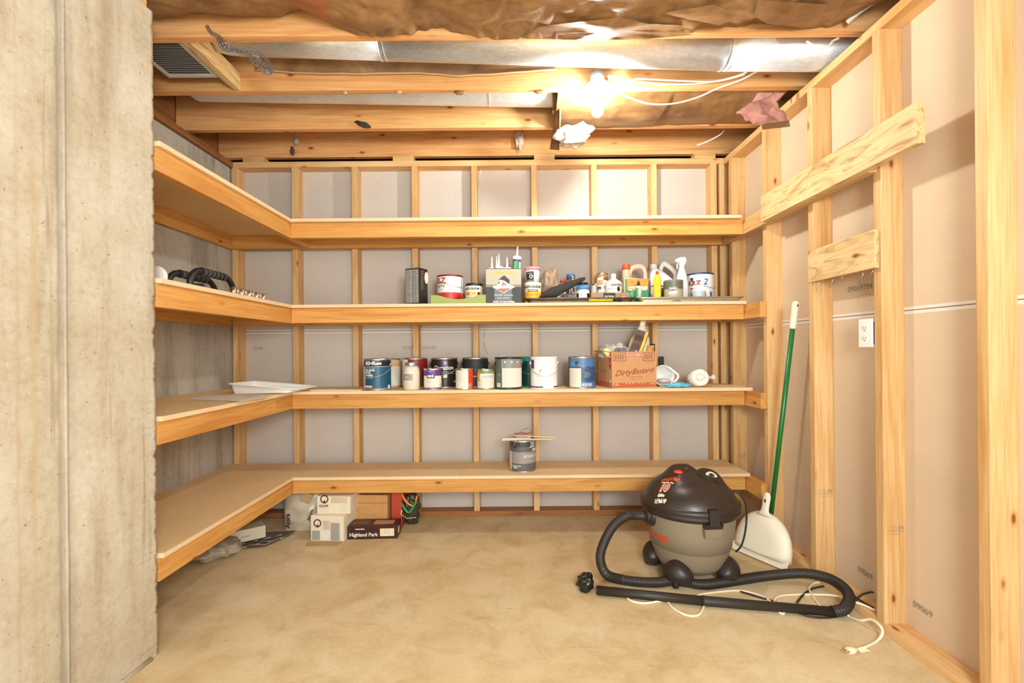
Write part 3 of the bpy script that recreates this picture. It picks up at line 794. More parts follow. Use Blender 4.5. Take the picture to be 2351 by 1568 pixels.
# white cables
CABLE = mat('white_cable', (0.78, 0.74, 0.66, 1), 0.45)
def cable(pix, r, label, m=CABLE, name='cable', nk=8):
    o = MB().tube(spline([at(*p) for p in pix], nk), r, m, 8).build(name); return tag(o, label, 'cable')
cable([(1396, 178, 2.27), (1412, 205, 2.28), (1440, 222, 2.29), (1490, 238, 2.30), (1545, 238, 2.30), (1600, 224, 2.30), (1650, 202, 2.29), (1700, 184, 2.28), (1733, 167, 2.28), (1760, 150, 2.28)], 0.0042, 'white cable sagging lowest in a long curve right of the bulb')
cable([(1396, 176, 2.28), (1425, 186, 2.33), (1470, 190, 2.338), (1550, 194, 2.338), (1620, 190, 2.338), (1680, 178, 2.32), (1715, 166, 2.30)], 0.0042, 'white cable stapled along the joist, lower of the two straight ones')
cable([(1396, 174, 2.28), (1420, 177, 2.32), (1440, 187, 2.325), (1465, 181, 2.327), (1530, 184, 2.327), (1600, 187, 2.327), (1650, 186, 2.32), (1710, 172, 2.31)], 0.0042, 'white cable stapled along the joist, upper of the two straight ones')
cable([(1853, 95, 2.0), (1870, 105, 1.97), (1893, 109, 1.96), (1908, 100, 1.96), (1912, 94, 1.97), (1925, 88, 1.99)], 0.0042, 'short white cable loop in front of the duct right end')
cable([(1600, 334, 2.95), (1630, 322, 2.93), (1655, 308, 2.92), (1663, 298, 2.92)], 0.0042, 'thin white cable dangling by the last joist at right')
cable([(1960, 53, 2.02), (1985, 50, 2.0), (2003, 56, 1.97)], 0.004, 'grey cable bend above the right wall plate', mat('grey_cable', (0.40, 0.38, 0.34, 1), 0.5))
cable([(1105, 388, 3.15), (1101, 410, 3.16), (1098, 470, 3.17), (1100, 500, 3.17)], 0.0018, 'thin wire hanging from the back top plate', WIRE, 'wire')
cable([(1115, 748, 3.15), (1112, 790, 3.16), (1120, 812, 3.05)], 0.0015, 'thin wire hanging behind the black-rimmed paint can', WIRE, 'wire')
# odd bits
RAG = mat('dark_debris', (0.045, 0.03, 0.022, 1), 0.9)
t = thing('hanging_debris', 'dark wire with a grey scrap dangling from the joist at left', 'debris', at(672, 320, 2.80)); o0 = Vector(t.location)
MB().tube(spline([at(690, 291, 2.79) - o0, at(681, 292, 2.79) - o0, at(678, 302, 2.80) - o0, at(673, 312, 2.80) - o0, at(678, 322, 2.80) - o0, at(676, 330, 2.80) - o0], 5), 0.003, RAG, 6).build('wire', t)
blob('scrap', at(679, 326, 2.80) - o0, (0.016, 0.012, 0.018), mat('grey_scrap', (0.20, 0.18, 0.16, 1), 0.9), 2, 0.4, parent=t, sub=3)
blob('scrap', at(671, 347, 2.80) - o0, (0.013, 0.010, 0.026), RAG, 4, 0.4, parent=t, sub=3)
tag(blob('dead_leaf', at(834, 286, 2.735), (0.045, 0.008, 0.014), RAG, 6, 0.5, rot=(0, R(20), 0), sub=3), 'dark dry leaf-like scrap on the joist face', 'debris')
tag(MB().box(-0.048, 0.048, -0.004, 0.004, -0.010, 0.010, ORANGE, 0.002).build('plastic_strip', None, at(712, 305, 3.145)), 'orange plastic strip on the dark last joist', 'strip')
for px, py, L in ((915, 207, 0.03), (1055, 209, 0.05), (792, 208, 0.025), (1240, 207, 0.06)):
    tag(blob('paper_scrap', at(px, py + 3, 2.36), (L / 2, 0.006, 0.012), KRAFT if L > .04 else CARD, px, 0.5, sub=3), {915: 'tiny splinter of paper under the joist left of the middle', 1055: 'dark torn paper scrap under the joist above the flat duct', 792: 'small torn splinter under the joist near the left end', 1240: 'ragged brown paper scrap under the joist left of the bulb'}[px], 'debris')

# ================================================================== CANS, BOTTLES, BOXES
def bars(b, fn, x0, x1, y0, y1, n, m, seed=0, h=0.0009):
    """lines of fine print on a label, as thin strips"""
    rnd = random.Random(seed)
    for i in range(n):
        y = y1 + (y0 - y1) * i / max(1, n - 1); xe = x0 + (x1 - x0) * rnd.uniform(0.6, 1.0); k = max(1, int(abs(xe - x0) / 0.012))
        for j in range(k):
            a, c = x0 + (xe - x0) * j / k, x0 + (xe - x0) * (j + 1) / k
            b.quad([fn(a, y), fn(c, y), fn(c, y + h), fn(a, y + h)], m)
def can(label, x, y, z, r, h, base, patches=(), texts=(), fine=(), bail=None, rim=STEEL, lidm=STEEL, top=None, rz=0, group='paint cans on the second lowest shelf', name='paint_can', cat='paint can', ear=90, recess=True):
    t = thing(name, label, cat, (x, y, z), R(rz), group)
    b = MB(); b.lathe([(r * 0.97, 0), (r, 0.002), (r, 0.006), (r * 0.985, 0.008)], rim, 40).build('bottom_rim', t)
    b = MB(); b.lathe([(r * 0.982, 0.006), (r * 0.982, h - 0.010)], base, 48, capb=False, capt=False)
    for (a0, a1, z0, z1, m) in patches: b.patch(r * 0.982 + 0.0004, a0, a1, z0 * h, z1 * h, m)
    for (s, ang, zz, size, m, *o) in texts:
        bold = o[0] if o else 0.0; tilt = R(o[1]) if len(o) > 1 else 0; sh = o[2] if len(o) > 2 else 0
        b.text(s, size, cylf(r * 0.982 + 0.0012, ang, zz * h, tilt), m, bold=bold, shear=sh)
    for (a0, a1, z0, z1, n, m, sd) in fine:
        f_ = cylf(r * 0.982 + 0.0009, a0, 0); bars(b, lambda X, Y_: f_(X, Y_), 0, R(a1 - a0) * r, z0 * h, z1 * h, n, m, sd)
    b.build('label_wrap', t)
    b = MB()
    if recess: b.lathe([(r * 0.985, h - 0.011), (r * 1.0, h - 0.008), (r * 1.0, h - 0.001), (r * 0.97, h), (r * 0.92, h - 0.003), (r * 0.90, h - 0.007), (0.002, h - 0.006)], rim, 40, capb=False)
    b.build('lid', t)
    if top is not None:
        MB().lathe([(r * 0.89, h - 0.006), (r * 0.89, h - 0.0045)], top, 32).build('lid_paint', t)
    if bail:
        kind, drop = bail[0], bail[1]; em = bail[2] if len(bail) > 2 else rim
        ze = h * 0.80
        ea = R(ear)
        for sg in (-1, 1):
            a = ea - math.pi / 2 + sg * math.pi / 2
            M = Matrix.Translation((r * 0.98 * math.sin(a), -r * 0.98 * math.cos(a), ze)) @ Matrix.Rotation(a, 4, 'Z') @ Matrix.Rotation(R(90), 4, 'X')
            MB().lathe([(0.010, -0.002), (0.010, 0.004), (0.005, 0.007)], em, 16, M=M).build('handle_ear', t)
        P = []
        for k in range(25):
            q = math.pi * k / 24; cx_, sn = math.cos(q) * (r + 0.009), math.sin(q)
            if kind == 'front': p = Vector((cx_, -(r + 0.009) * sn, ze - drop * sn))
            else: p = Vector((cx_, drop * 0.25 * sn, ze + drop * sn))
            p.rotate(Matrix.Rotation(ea - math.pi / 2, 3, 'Z')); P.append(p)
        MB().tube(P, 0.0016, WIRE, 6).build('handle', t)
    return t
Z3, Z2, Z4 = 0.890, 1.412, 0.374
G, GH, Q, QH = 0.0825, 0.193, 0.055, 0.124
YF, YR = 2.872, 3.035
TEAL = mat('teal_label', srgb(22, 78, 104), 0.4); NAVY = mat('navy_label', srgb(16, 30, 44), 0.35)
TAN = mat('tan_label', srgb(214, 172, 128), 0.5); PEACH = mat('peach_panel', srgb(240, 200, 160), 0.5)
DKRED = mat('dark_red_label', srgb(138, 28, 24), 0.4); GUN = mat('gunmetal_label', srgb(62, 54, 50), 0.3, 0.6)
OLIVE = mat('grey_green_label', srgb(92, 100, 90), 0.45); LGREEN = mat('light_green_label', srgb(122, 140, 88), 0.5)
FOREST = mat('forest_label', srgb(14, 58, 50), 0.4); TEALB = mat('teal_band', srgb(26, 128, 112), 0.4)
DBLUE = mat('slate_blue_label', srgb(44, 78, 120), 0.4); MBLUE = mat('mid_blue_label', srgb(74, 112, 158), 0.4)
can('teal blue paint can with white lettering, leftmost in the row', xs(866.5, YF), YF, Z3, G, GH, TEAL,
    [(-180, 180, 0.76, 1.0 - 0.06, NAVY), (-64, -48, 0.05, 0.74, CREAM), (-52, -8, 0.095, 0.155, PEACH), (64, 80, 0.04, 0.16, CREAM), (-180, 180, 0.745, 0.755, CREAM), (-62, 85, 0.06, 0.066, CREAM)],
    [('BEHR', -17, 0.85, 0.031, WHITE, 0.0010), ('OIL-BASE', -20, 0.635, 0.0165, WHITE, 0.0006), ('SATIN', -29, 0.555, 0.0165, WHITE, 0.0006), ('ENAMEL', -24, 0.475, 0.0165, WHITE, 0.0006), ('INTERIOR/EXTERIOR', -18, 0.705, 0.0075, CREAM), ('ALKYD ENAMEL', -26, 0.40, 0.009, CREAM), ('ONE GALLON', -30, 0.125, 0.006, GREYT), ('BEHR', 20, 0.84, 0.014, WHITE, 0.001, 0, 0.3)],
    bail=('front', 0.072, STEEL), ear=88)
can('tan-labelled paint can hidden behind the teal blue can', xs(890, YR), YR, Z3, G, GH - 0.002, TAN, [(20, 85, 0.78, 0.80, GREYT), (30, 90, 0.1, 0.72, CREAM)], [], [(34, 80, 0.15, 0.68, 11, GREYT, 1)], bail=None)
can('dark red paint can with a white panel, behind the glass jar', xs(952.5, YR), YR, Z3, G, GH, DKRED, [(-95, -22, 0.06, 0.95, CREAM), (-12, 60, 0.05, 0.50, mat('brown_panel', srgb(96, 50, 30), 0.4)), (-180, 180, 0.0, 0.05, GUN)],
    [('Su', 20, 0.66, 0.030, RED, 0.0008), ('Su', 21, 0.66, 0.030, CREAM, 0.0)], [(-88, -40, 0.2, 0.6, 8, GREYT, 3)], bail=None)
# glass jar of beige paint
t = thing('glass_jar', 'glass mason jar filled with beige paint in front of the red can', 'jar', (xs(944.5, 2.85), 2.85, Z3))
BEIGE = mat('beige_paint', srgb(214, 192, 160), 0.3)
MB().lathe([(0.046, 0.001), (0.0495, 0.006), (0.0495, 0.105), (0.044, 0.128), (0.036, 0.142)], BEIGE, 36).build('paint_inside', t)
MB().lathe([(0.047, 0.0), (0.0515, 0.005), (0.0515, 0.108), (0.046, 0.132), (0.036, 0.147), (0.035, 0.165)], GLASS, 36, capb=False, capt=False).build('jar_body', t)
MB().lathe([(0.038, 0.148), (0.0385, 0.150), (0.0385, 0.166), (0.037, 0.168), (0.002, 0.168)], STEEL, 36).build('lid', t)
b = MB().patch(0.0522, -62, 20, 0.06, 0.098, mat('faded_tape', srgb(150, 146, 132), 0.5)); b.text('Ball', 0.016, cylf(0.0528, -22, 0.08), CREAM); b.build('tape_label', t)
can('quart can with a purple and white label', xs(993, 2.85), 2.85, Z3, 0.0555, QH + 0.006, CREAM,
    [(-180, 180, 0.66, 0.94, PURPLE), (-180, 180, 0.04, 0.11, PURPLE), (-30, 22, 0.545, 0.72, INK), (60, 70, 0.15, 0.3, GREYT)],
    [('BEHR', -4, 0.645, 0.016, WHITE, 0.0008), ('INTERIOR', -8, 0.86, 0.007, CREAM), ('PREMIUM PLUS', -4, 0.575, 0.006, YELLOW), ('ENAMEL', -8, 0.44, 0.008, GREYT), ('ENAMEL LOW', -6, 0.36, 0.007, GREYT)], [(-30, 40, 0.18, 0.22, 2, GREYT, 4)], lidm=CREAM, top=CREAM)
can('glossy dark grey gallon can with large white lettering', xs(1020, YR - 0.02), YR - 0.02, Z3, 0.0855, GH, GUN,
    [(-180, 180, 0.475, 0.482, CREAM), (2, 22, 0.74, 0.90, BLUE), (5, 19, 0.78, 0.85, RED), (2, 20, 0.34, 0.44, CREAM)],
    [('Duration', 6, 0.665, 0.037, WHITE, 0.0005), ('EXTERIOR ACRYLIC', 14, 0.53, 0.007, CREAM), ('S', 12, 0.82, 0.018, WHITE, 0.001), ('SATIN', -30, 0.08, 0.010, CREAM), ('SW', 62, 0.2, 0.02, WHITE)], bail=('front', 0.07, BLACK))
can('matte black gallon can with a black collar above a dark grey body', xs(1091, YR - 0.015), YR - 0.015, Z3, 0.0845, GH, GUN,
    [(-180, 180, 0.62, 0.95, INK), (-180, 180, 0.36, 0.39, WHITE), (-180, 180, 0.0, 0.30, mat('charcoal_label', srgb(48, 44, 42), 0.5))], [], bail=('front', 0.08, BLACK))
can('quart can with a white label and a red side', xs(1066, 2.85), 2.85, Z3, 0.0555, QH + 0.004, CREAM, [(30, 110, 0.05, 0.93, mat('vermilion', srgb(200, 62, 30), 0.4)), (32, 62, 0.10, 0.30, CREAM)], [], [(-60, 20, 0.42, 0.86, 9, GREYT, 6), (-10, 20, 0.10, 0.22, 4, GREYT, 7), (36, 58, 0.13, 0.26, 5, INK, 8)], top=CREAM)
can('quart can with a green and white label stained yellow', xs(1114.5, 2.85), 2.85, Z3, 0.0545, QH, CREAM, [(-180, 180, 0.78, 0.94, LGREEN), (-80, -40, 0.40, 0.92, mat('yellow_spill', srgb(206, 158, 60), 0.4)), (-10, 55, 0.55, 0.68, GREYT), (-180, 180, 0.04, 0.075, LGREEN)],
    [('General', 20, 0.615, 0.017, WHITE, 0.0004), ('CEILING PAINT', 22, 0.44, 0.007, GREYT)], [(-70, -10, 0.15, 0.5, 8, LGREEN, 9), (0, 60, 0.15, 0.35, 4, GREYT, 10)], rim=STEEL)
can('grey-green gallon can with a white panel and its wire handle raised', xs(1167, YF), YF, Z3, 0.085, GH + 0.002, OLIVE,
    [(-26, 75, 0.07, 0.66, CREAM), (-26, 88, 0.66, 0.94, mat('warm_grey_label', srgb(128, 130, 124), 0.5)), (-48, -38, 0.40, 0.50, LGREEN), (-58, -36, 0.07, 0.2, CREAM), (-28, -26, 0.02, 0.95, CREAM), (34, 52, 0.72, 0.80, WHITE)],
    [('BEHR', 43, 0.76, 0.010, RED, 0.0008), ('o', -14, 0.86, 0.02, WHITE, 0.001), ('o', 14, 0.86, 0.02, WHITE, 0.001), ('o', 42, 0.86, 0.02, WHITE, 0.001)], [(-20, 55, 0.15, 0.6, 12, GREYT, 11), (-56, -40, 0.09, 0.18, 5, INK, 12)], rim=GUN, bail=('up', 0.045, BLACK), ear=108)
can('dark green gallon can with a teal collar, behind the white one', xs(1219, YR), YR, Z3, 0.0855, GH, FOREST, [(-180, 180, 0.86, 0.95, TEALB)], [('SW', -60, 0.1, 0.015, CREAM)], [(-66, -40, 0.2, 0.4, 4, OLIVE, 2)], rim=TEALB, bail=('front', 0.07, BLACK))
can('white gallon can with purple trim and wire handle', xs(1248.5, YF), YF, Z3, 0.085, GH + 0.003, WHITE, [(-72, -50, 0.63, 0.90, PURPLE), (-180, -8, 0.035, 0.085, PURPLE), (40, 180, 0.035, 0.085, PURPLE)],
    [('ONE GALLON', -8, 0.15, 0.007, GREYT), ('HIGH GLOSS', -20, 0.38, 0.008, GREYT), ('J', -18, 0.58, 0.02, mat('brown_drip', srgb(110, 80, 60), 0.5), 0.001, -20)], rim=WHITE, bail=('front', 0.078, WPLAST), ear=92)
can('slate blue gallon can with a white side panel, beside the carton', xs(1335.5, YF), YF, Z3, G + 0.002, GH + 0.002, DBLUE,
    [(-180, 180, 0.68, 0.94, MBLUE), (-74, -12, 0.05, 0.64, CREAM), (-64, -20, 0.72, 0.82, mat('pale_blue', srgb(120, 146, 176), 0.5)), (-12, 90, 0.03, 0.22, MBLUE)],
    [('8 FL OZ / GAL', 14, 0.15, 0.010, WHITE, 0.0006), ('946 mL / 3.7 L', 14, 0.10, 0.012, WHITE, 0.0008)],
    [(-70, -18, 0.16, 0.6, 12, GREYT, 13), (2, 34, 0.36, 0.52, 6, CREAM, 14)], bail=('front', 0.055, BLACK), ear=150)
# carton
def carton(name, label, cat, o, rz, w_, d_, h_, m, parts, open_top=True, group=None):
    """front face centred on o, facing -Y"""
    t = thing(name, label, cat, o, R(rz), group)
    b = MB(); th = 0.003
    if open_top:
        b.box(-w_ / 2, w_ / 2, 0, d_, 0, th, m); b.box(-w_ / 2, w_ / 2, 0, th, th, h_, m); b.box(-w_ / 2, w_ / 2, d_ - th, d_, th, h_, m)
        b.box(-w_ / 2, -w_ / 2 + th, th, d_ - th, th, h_, m); b.box(w_ / 2 - th, w_ / 2, th, d_ - th, th, h_, m)
    else: b.box(-w_ / 2, w_ / 2, 0, d_, 0, h_, m, 0.0015)
    parts(b, lambda x, y: Vector((x, -0.0006, y)), lambda x, y: Vector((-w_ / 2 - 0.0006, x, y)), lambda x, y: Vector((w_ / 2 + 0.0006, x, y)), lambda x, y: Vector((x, y, h_ + 0.0006)))
    b.build('carton_body', t); return t
def rect(b, f, x0, x1, y0, y1, m): b.quad([f(x0, y0), f(x1, y0), f(x1, y1), f(x0, y1)], m)
BROWNP = mat('brown_print', srgb(150, 66, 34), 0.7); CARDL = mat('kraft_carton', srgb(200, 146, 100), 0.75, vary=0.08, bscale=30)
def dbox(b, F, L, Rr, T):
    rect(b, F, -0.147, 0.147, 0.004, 0.036, mat('rust_print', srgb(186, 92, 50), 0.7))
    rnd = random.Random(2)
    for k in range(14):
        x = -0.14 + 0.0215 * k; hh = rnd.uniform(0.006, 0.02); b.face([b.bm.verts.new(F(x - 0.012, 0.036) + Vector((0, -0.0002, 0))), b.bm.verts.new(F(x + 0.012, 0.036) + Vector((0, -0.0002, 0))), b.bm.verts.new(F(x, 0.036 - hh) + Vector((0, -0.0002, 0)))], CARDL)
    g = lambda x, y: F(x, y) + Vector((0, -0.0005, 0))
    b.text('Dirty', 0.050, lambda x, y: g(x - 0.078, y + 0.092 + 0.08 * x), BROWNP, shear=0.45, bold=0.0002)
    b.text('Bastard', 0.048, lambda x, y: g(x + 0.052, y + 0.103 + 0.08 * x), BROWNP, shear=0.45, bold=0.0002)
    b.text('SCOTCH STYLE ALE', 0.010, lambda x, y: g(x + 0.01, y + 0.066), BROWNP); b.text('Malicious Ale. Not Average.', 0.006, lambda x, y: g(x + 0.01, y + 0.052), BROWNP)
    b.text('FOUNDERS', 0.007, lambda x, y: g(x - 0.118, y + 0.018), WHITE); b.text('FOUNDERS', 0.007, lambda x, y: g(x + 0.122, y + 0.022), WHITE)
    for x in (-0.138, 0.055):
        rect(b, F, x, x + 0.084, 0.166, 0.216, BROWNP); rect(b, g, x + 0.003, x + 0.081, 0.169, 0.213, CARDL)
        for k in range(17):
            if k % 4 != 3: rect(b, lambda X, Y_: g(X, Y_) + Vector((0, -0.0002, 0)), x + 0.010 + 0.0038 * k, x + 0.010 + 0.0038 * k + (0.0022 if k % 2 else 0.0012), 0.175, 0.207, INK)
        b.text('12 OZ. BOTTLES', 0.006, lambda X, Y_: g(X + x + 0.045, Y_ + 0.157), BROWNP)
    b.text('Founders', 0.030, lambda x, y: g(x + 0.002, y + 0.203), RED, bold=0.002, shear=0.1); b.text('Founders', 0.030, lambda x, y: g(x + 0.002, y + 0.203) + Vector((0, -0.0004, 0)), WHITE, shear=0.1)
    rect(b, L, 0.004, 0.03, 0.006, 0.05, CREAM); rect(b, L, 0.0, 0.21, 0.004, 0.006 + 0.03, mat('rust_print', srgb(186, 92, 50), 0.7)); rect(b, L, 0.01, 0.035, 0.12, 0.20, RED)
    rect(b, lambda x, y: L(x, y) + Vector((-0.0003, 0, 0)), 0.012, 0.032, 0.187, 0.196, CREAM); rect(b, lambda x, y: L(x, y) + Vector((-0.0003, 0, 0)), 0.012, 0.032, 0.15, 0.154, CREAM)
    b.text('Est. 1997', 0.02, lambda x, y: L(0.12 - x, y + 0.1), mat('faint_brown', srgb(150, 92, 50), 0.8))
c = at(1458, 895, 2.80)
BX = xs(1459, 2.80)
CT = carton('cardboard_carton', 'brown beer carton with red script, filled with bags, on a shelf', 'carton', (0.757, 2.835, Z3), 13, 0.300, 0.205, 0.222, CARDL, dbox)
# open flaps folded outwards on the far and left sides
MB().hexa([Vector((-0.144, 0.0, 0.219)), Vector((-0.144, 0.20, 0.219)), Vector((-0.19, 0.20, 0.226)), Vector((-0.19, 0.02, 0.226)), Vector((-0.144, 0.0, 0.222)), Vector((-0.144, 0.20, 0.222)), Vector((-0.19, 0.20, 0.229)), Vector((-0.19, 0.02, 0.229))], CARD).build('flap', CT)
# contents of the carton : each a thing of its own
def bag(name, label, c, rad, m, seed, rz=0, amp=0.2, cat='bag', stretch=None, freq=2.2):
    o = blob(name, c, rad, m, seed, amp, freq, sub=4, stretch=stretch); o.rotation_euler = rz if isinstance(rz, tuple) else (0, 0, R(rz)); return tag(o, label, cat)
CHIP = mat('snack_bag_brown', srgb(78, 40, 22), 0.45); FOIL = mat('cream_plastic_bag', srgb(232, 216, 186), 0.3, bump=0.5, bscale=30)
t = thing('plastic_bag', 'tall twisted plastic bag with a brown label standing in the carton', 'bag', (xs(1466, 2.93), 2.93, Z3 + 0.21))
def bagf(u, v):
    a = 2 * math.pi * u; z = -0.12 + 0.34 * v
    wv = 0.078 * (math.sin(math.pi * min(1, v * 1.25 + 0.02)) ** 0.6 if v < 0.78 else 0) + 0.002
    wv = prof(v, [(0, 0.02), (0.12, 0.055), (0.4, 0.070), (0.62, 0.058), (0.78, 0.032), (0.88, 0.016), (0.95, 0.020), (1, 0.012)])
    lean = 0.05 * v
    n = 1 + 0.16 * noise.noise(Vector((math.cos(a) * 2.2, math.sin(a) * 2.2, z * 16)))
    return Vector((lean - 0.018 + wv * math.cos(a) * n, 0.55 * wv * math.sin(a) * n, z))
b = MB(); b.grid(40, 40, bagf, FOIL); b.build('bag_film', t)
def lab(u, v):
    p = Vector((-0.075 + 0.075 * u + 0.055 * v, -0.046 - 0.006 * u + 0.004 * math.sin(9 * v), 0.0 + 0.15 * v - 0.02 * u)); return p
b = MB(); b.grid(10, 12, lab, CHIP)
b.grid(3, 12, lambda u, v: lab(0.72 + 0.22 * u, v) + Vector((0, -0.001, 0)), YELLOW)
bmesh.ops.recalc_face_normals(b.bm, faces=b.bm.faces)
b.build('printed_label', t)
bag('clear_bag', 'clear crumpled plastic bag at the carton left side', (xs(1400, 2.92), 2.92, Z3 + 0.225), (0.065, 0.06, 0.045), FILM, 8, amp=0.5)
bag('clear_bag', 'clear crumpled plastic bag with grey discs in mid carton', (xs(1425, 2.90), 2.90, Z3 + 0.215), (0.05, 0.05, 0.055), FILM, 9, amp=0.45)
for k, (px, dy) in enumerate(((1419, 0.0), (1430, 0.012))):
    M = Matrix.Rotation(R(80), 4, 'X') @ Matrix.Rotation(R(15), 4, 'Y')
    o = MB().lathe([(0.024, 0), (0.026, 0.003), (0.026, 0.008), (0.022, 0.011)], mat('grey_rubber', srgb(110, 106, 98), 0.6), 24, M=M).build('rubber_disc', None, (xs(px, 2.84), 2.85 - dy, Z3 + 0.222)); tag(o, ('grey rubber disc in the carton, left of the pair', 'grey rubber disc in the carton, right of the pair')[k], 'disc', 'grey discs in the carton')
tag(MB().lathe([(0.026, 0), (0.03, 0.01), (0.03, 0.03), (0.012, 0.045)], mat('cream_lid', srgb(236, 214, 160), 0.5), 24, M=Matrix.Rotation(R(50), 4, 'Y')).build('cream_lid', None, (xs(1388, 2.86), 2.86, Z3 + 0.205)), 'cream round cap showing at the carton left edge', 'cap')
tag(MB().tube([(0, 0, -0.14), (0.03, 0, -0.04), (0.055, 0.0, 0.055)], 0.022, mat('amber_plastic', srgb(196, 132, 66), 0.35), 16).build('amber_bottle', None, (xs(1475, 2.88) , 2.885, Z3 + 0.20)), 'amber cylinder leaning right of the tall bag', 'bottle')
o = MB().box(-0.02, 0.02, -0.02, 0.02, -0.10, 0.05, INK, 0.003).box(-0.006, 0.012, -0.0206, -0.0200, 0.005, 0.04, PAPER); tag(o.build('black_box', None, (xs(1494, 2.98), 2.98, Z3 + 0.22), (0, 0, R(13))), 'small black box upright at the carton right corner', 'box')
tag(MB().box(-0.02, 0.02, -0.004, 0.004, -0.10, 0.02, PAPER, 0.002).build('folded_card', None, (xs(1484, 2.93), 2.93, Z3 + 0.212), (0, 0, R(13))), 'white folded card with barcode in the carton front', 'card')
tag(MB().box(-0.05, 0.03, -0.006, 0.006, -0.05, 0.012, WPLAST, 0.002).build('white_tray_edge', None, (xs(1475, 2.90), 2.90, Z3 + 0.218), (0, 0, R(13))), 'white plastic strip along the carton front edge', 'strip')
# pail on its side, glove, wrapped roll
t = thing('paint_cup', 'white handheld paint cup tipped over with its mouth facing out', 'cup', (xs(1523, 2.95), 2.95, Z3 + 0.066))
M = Matrix.Rotation(R(82), 4, 'X')
b = MB(); b.lathe([(0.045, -0.13), (0.050, -0.128), (0.066, 0.0), (0.070, 0.001), (0.066, 0.003), (0.062, -0.002), (0.047, -0.12), (0.002, -0.121)], WPLAST, 40, M=M, capt=False); b.build('cup_body', t)
blob('paint_pool', (0, -0.0, -0.032), (0.045, 0.05, 0.016), mat('mauve_paint', srgb(200, 190, 204), 0.3), 3, 0.1, parent=t)
b = MB(); b.tube(spline([Vector((0.03, -0.0, 0.055)), Vector((0.06, -0.006, 0.03)), Vector((0.09, -0.008, 0.0)), Vector((0.078, -0.004, -0.03)), Vector((0.06, 0, -0.045))], 6), [0.008] * 25, WPLAST, 8); b.build('handle', t)
t = thing('paint_brush', 'black stubby brush end standing above the tipped white cup', 'brush', (xs(1517, 3.105), 3.108, Z3))
MB().box(-0.014, 0.020, -0.011, 0.011, 0.10, 0.186, INK, 0.006).build('bristles', t); MB().box(-0.008, 0.012, -0.007, 0.007, 0.0, 0.10, BLACK, 0.002).build('handle', t)
GLV = mat('blue_nitrile', srgb(110, 190, 216), 0.4)
bag('rubber_glove', 'crumpled light blue rubber glove lying on the shelf', (xs(1556, 2.84), 2.845, Z3 + 0.014), (0.072, 0.035, 0.014), GLV, 12, amp=0.45, cat='glove')
t = thing('wrapped_roll', 'white roll wrapped in clear plastic with a twisted end, right end of the shelf', 'roll', (xs(1601, 2.88), 2.88, Z3 + 0.052))
M = Matrix.Rotation(R(80), 4, 'X') @ Matrix.Rotation(R(0), 4, 'Y')
b = MB().lathe([(0.045, -0.05), (0.052, -0.046), (0.052, 0.046), (0.046, 0.05), (0.018, 0.05), (0.018, 0.03), (0.002, 0.03)], mat('roll_fibre', srgb(232, 224, 212), 0.9, bump=1.0, bscale=60), 32, M=M); b.build('fibre_roll', t)
blob('plastic_wrap', (0, 0, 0.0), (0.062, 0.056, 0.052), FILM, 4, 0.18, 3, parent=t)
b = MB(); b.tube(spline([Vector((0.045, 0, -0.005)), Vector((0.07, 0, 0.005)), Vector((0.088, 0, 0.004)), Vector((0.104, 0, 0.006))], 5), [0.03, 0.026, 0.022, 0.018, 0.015, 0.012, 0.010, 0.009, 0.009, 0.010, 0.012, 0.014, 0.017, 0.019, 0.020, 0.020], FILM, 10); b.build('twisted_end', t)
# flat stir stick at the left of this shelf
tag(MB().box(-0.155, 0.155, -0.018, 0.018, 0, 0.005, mat('pale_lath', srgb(246, 220, 184), 0.6), 0.001).build('wood_strip', None, (xs(775, 2.85), 2.83, Z3)), 'pale flat wood strip lying left of the teal paint can', 'strip')

# ---- second highest shelf
rot0 = 0
# black printed carton
def inkbox(b, F, L, Rr, T):
    rect(b, F, -0.048, -0.002, 0.008, 0.21, GREYT); rect(b, F, 0.001, 0.045, 0.008, 0.21, GREYT)
    g = lambda x, y: F(x, y) + Vector((0, -0.0003, 0))
    bars(b, g, -0.044, -0.006, 0.012, 0.204, 26, INK, 21, 0.0022); bars(b, g, 0.004, 0.042, 0.012, 0.204, 26, INK, 22, 0.0022)
    bars(b, lambda x, y: Rr(x, y), 0.012, 0.05, 0.09, 0.20, 14, GREYT, 23, 0.002); rect(b, Rr, 0.01, 0.045, 0.19, 0.205, DKRED)
    vs = [b.bm.verts.new(Rr(0.072 + 0.020 * math.cos(2 * math.pi * k / 24), 0.165 + 0.036 * math.sin(2 * math.pi * k / 24))) for k in range(24)]; b.face(vs, CREAM)
t = carton('black_carton', 'tall black carton covered in fine grey print, left end of shelf', 'box', (xs(948, 2.80), 2.80, Z2), -24, 0.105, 0.085, 0.218, mat('black_card', srgb(34, 28, 26), 0.45), inkbox, False)
